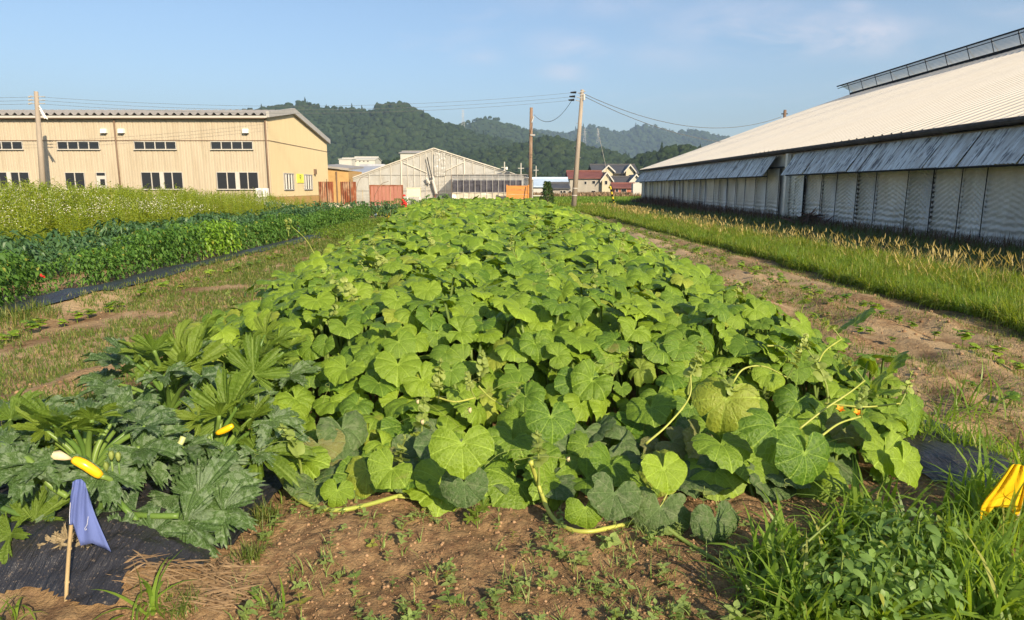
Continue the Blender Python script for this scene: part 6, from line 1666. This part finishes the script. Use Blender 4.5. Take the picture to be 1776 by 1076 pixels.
# ================================================================== FLAGS AND STAKES
def cloth(cols, Y, mat, name, parent, rows=12, wave=.012, seed=0, sub=4):
    """cols: pixel polylines from top to bottom, placed on the plane y = Y with folds"""
    C_ = [spline([(a, b, 0) for a, b in c], rows // (len(c) - 1)) for c in cols]; m = len(C_[0]); out = []
    for i in range(len(C_) - 1):
        for s_ in range(sub if i < len(C_) - 2 else sub + 1):
            t = s_ / sub; out.append([(C_[i][j][0] * (1 - t) + C_[i + 1][j][0] * t, C_[i][j][1] * (1 - t) + C_[i + 1][j][1] * t) for j in range(m)])
    V, F = [], []
    for i, c in enumerate(out):
        for j, (a, b) in enumerate(c):
            dy = wave * (math.sin(i * 1.25 + j * .22 + seed) + .6 * math.sin(j * .6 + i * .4)); p = PT(a, b, Y + dy); V.append(tuple(p - parent.location))
    for i in range(len(out) - 1):
        for j in range(m - 1): a = i * m + j; F.append((a, a + m, a + m + 1, a + 1))
    me = D.meshes.new(name); me.from_pydata(V, [], F); me.update(); me.polygons.foreach_set('use_smooth', [True] * len(F))
    o = link(name, me, mat, parent); md = o.modifiers.new('thick', 'SOLIDIFY'); md.thickness = .0015; return o
def cloth_mat(name, col, tr=.25):
    k = NT(name); wv = k.noise(300, 2, .5, k.pos()); c = k.mix(k.ramp(wv, [(.4, 0.0), (.6, .15)]), col, tuple(v * .7 for v in col)); k.base(c); k.rough(.75); k.spec(.2)
    t = k.n('ShaderNodeBsdfTranslucent'); k.set(t.inputs[0], tuple(col)); ms = k.n('ShaderNodeMixShader'); k.set(ms.inputs[0], tr)
    k.t.links.new(k.p.outputs[0], ms.inputs[1]); k.t.links.new(t.outputs[0], ms.inputs[2]); k.t.links.new(ms.outputs[0], k.out.inputs[0]); return k.m
M_bamboo = simple('bamboo', (.40, .30, .16), .55, .15, 20, stretch=(1, 1, .3), spec=.4)
M_blueflag = cloth_mat('blue_cloth', (.14, .19, .46)); M_yelflag = cloth_mat('yellow_cloth', (.85, .56, .01), .35)
YB = 2.40
fb = empty('blue_flag', GR(113, 1062)); fb.location.y = YB; fb.location.x = PT(113, 1062, YB).x; fb.location.z = gz1(fb.location.x, YB)
tag(fb, 'small blue cloth flag on a bamboo stake stuck in the front left mulch', 'flag')
stk = [PT(113, 1078, YB), PT(116, 1010, YB), PT(120, 950, YB), PT(124, 905, YB), PT(129, 845, YB)]
MB().tube([p - fb.location for p in stk], [.0075, .0072, .007, .0068, .0062], 8).build('stake', M_bamboo, fb, True)
for py in (952, 1010): p = PT(120.5 if py == 952 else 116.5, py, YB) - fb.location; MB().tube([p + Vector((0, 0, -.003)), p + Vector((0, 0, .003))], .0085, 8).build('stake_node', M_bamboo, fb)
fl = cloth([[(126, 836), (122, 870), (120, 911)], [(133, 832), (128, 872), (127, 910)], [(141, 831), (138, 880), (140, 947)], [(148, 838), (150, 890), (160, 942)], [(151, 852), (168, 900), (193, 957)]], YB - .012, M_blueflag, 'cloth', fb, wave=.006)
k = NT('white_mark'); k.base((.75, .78, .85)); M_mark = k.m
mk = [PT(a, b_, YB - .030) - fb.location for a, b_ in ((153, 896), (152, 903), (151, 910), (149, 914), (147, 917), (148, 920), (150, 919), (150, 917))]
MB().tube(mk, .0007, 4).build('printed_mark', M_mark, fl)
MB().tube([PT(a, b_, YB - .022) - fb.location for a, b_ in ((122, 872), (120.5, 895), (120.8, 909))], .0008, 4).build('white_stitching', M_mark, fl)
YY_ = 2.75
fy = empty('yellow_flag', GR(1752, 960)); tag(fy, 'bright yellow cloth flag folded over its stake above the right corner grass', 'flag')
cloth([[(1754, 807), (1722, 850), (1702, 878), (1700, 903)], [(1759, 805), (1733, 848), (1716, 872), (1712, 893)], [(1768, 806), (1748, 845), (1733, 862), (1724, 880)], [(1776, 808), (1768, 850), (1762, 876), (1752, 880)], [(1783, 812), (1776, 860), (1768, 890), (1757, 893)]], YY_, M_yelflag, 'cloth', fy, wave=.007, seed=2)
MB().tube([PT(1790, 800, YY_ + .01) - fy.location, PT(1764, 895, YY_ + .01) - fy.location, PT(1745, 985, YY_ + .01) - fy.location], .007, 8).build('stake', M_bamboo, fy)
for px, py, Y, w_, col, lab in ((514, 390, 21.5, .10, M_blueflag, 'small blue flag at the far end of the mulch strip'), (649, 368, 37, .16, simple('light_blue', (.35, .5, .7), .6, .05), 'pale blue tag on a stake beside the cross row'), (670, 367, 36.5, .16, M_yelflag, 'yellow tag on a stake near the red flower')):
    p = PT(px, py, Y); o = empty('marker_flag', (p.x, Y, gz1(p.x, Y))); tag(o, lab, 'flag')
    MB().tube([(0, 0, 0), (0, 0, p.z)], .012, 5).build('stake', M_bamboo, o); m_ = MB(); m_.poly([(0, 0, p.z), (w_, .02, p.z - .03), (w_ * .8, -.02, p.z - w_ * 2.6), (0, 0, p.z - w_ * 2.2)], (0, .01, 0)); m_.build('cloth', col, o)
for i, (px, py, Y) in enumerate(((628, 330, 38), (676, 325, 39), (688, 345, 39))):
    p = PT(px, py, Y); o = MB().tube([(0, 0, 0), (.03, 0, p.z)], .014, 5).build('garden_stake', M_bamboo); o.location = (p.x, Y, 0); tag(o, 'thin bare garden stake rising from the far plants', 'stake', 'bare stakes among the far plants')
# light coloured brush pile at the greenhouse wall
B = Bake(); n = 260; x = 12.0 - np.abs(rs.normal(0, .35, n)); y = 27.2 + rs.normal(0, .9, n); z = rs.uniform(.0, .5, n) * np.exp(-((y - 27.2) / 1.0) ** 2)
B.add(stw, mats(np.stack([x, y, z], 1), rs.uniform(0, 6, n), rs.normal(0, .5, n), 0, rs.uniform(.4, 1.1, (n, 1)))); tag(B.build('brush_pile', M_brown, smooth=False), 'heap of dead brushwood against the greenhouse wall', 'brushwood', kind='stuff')
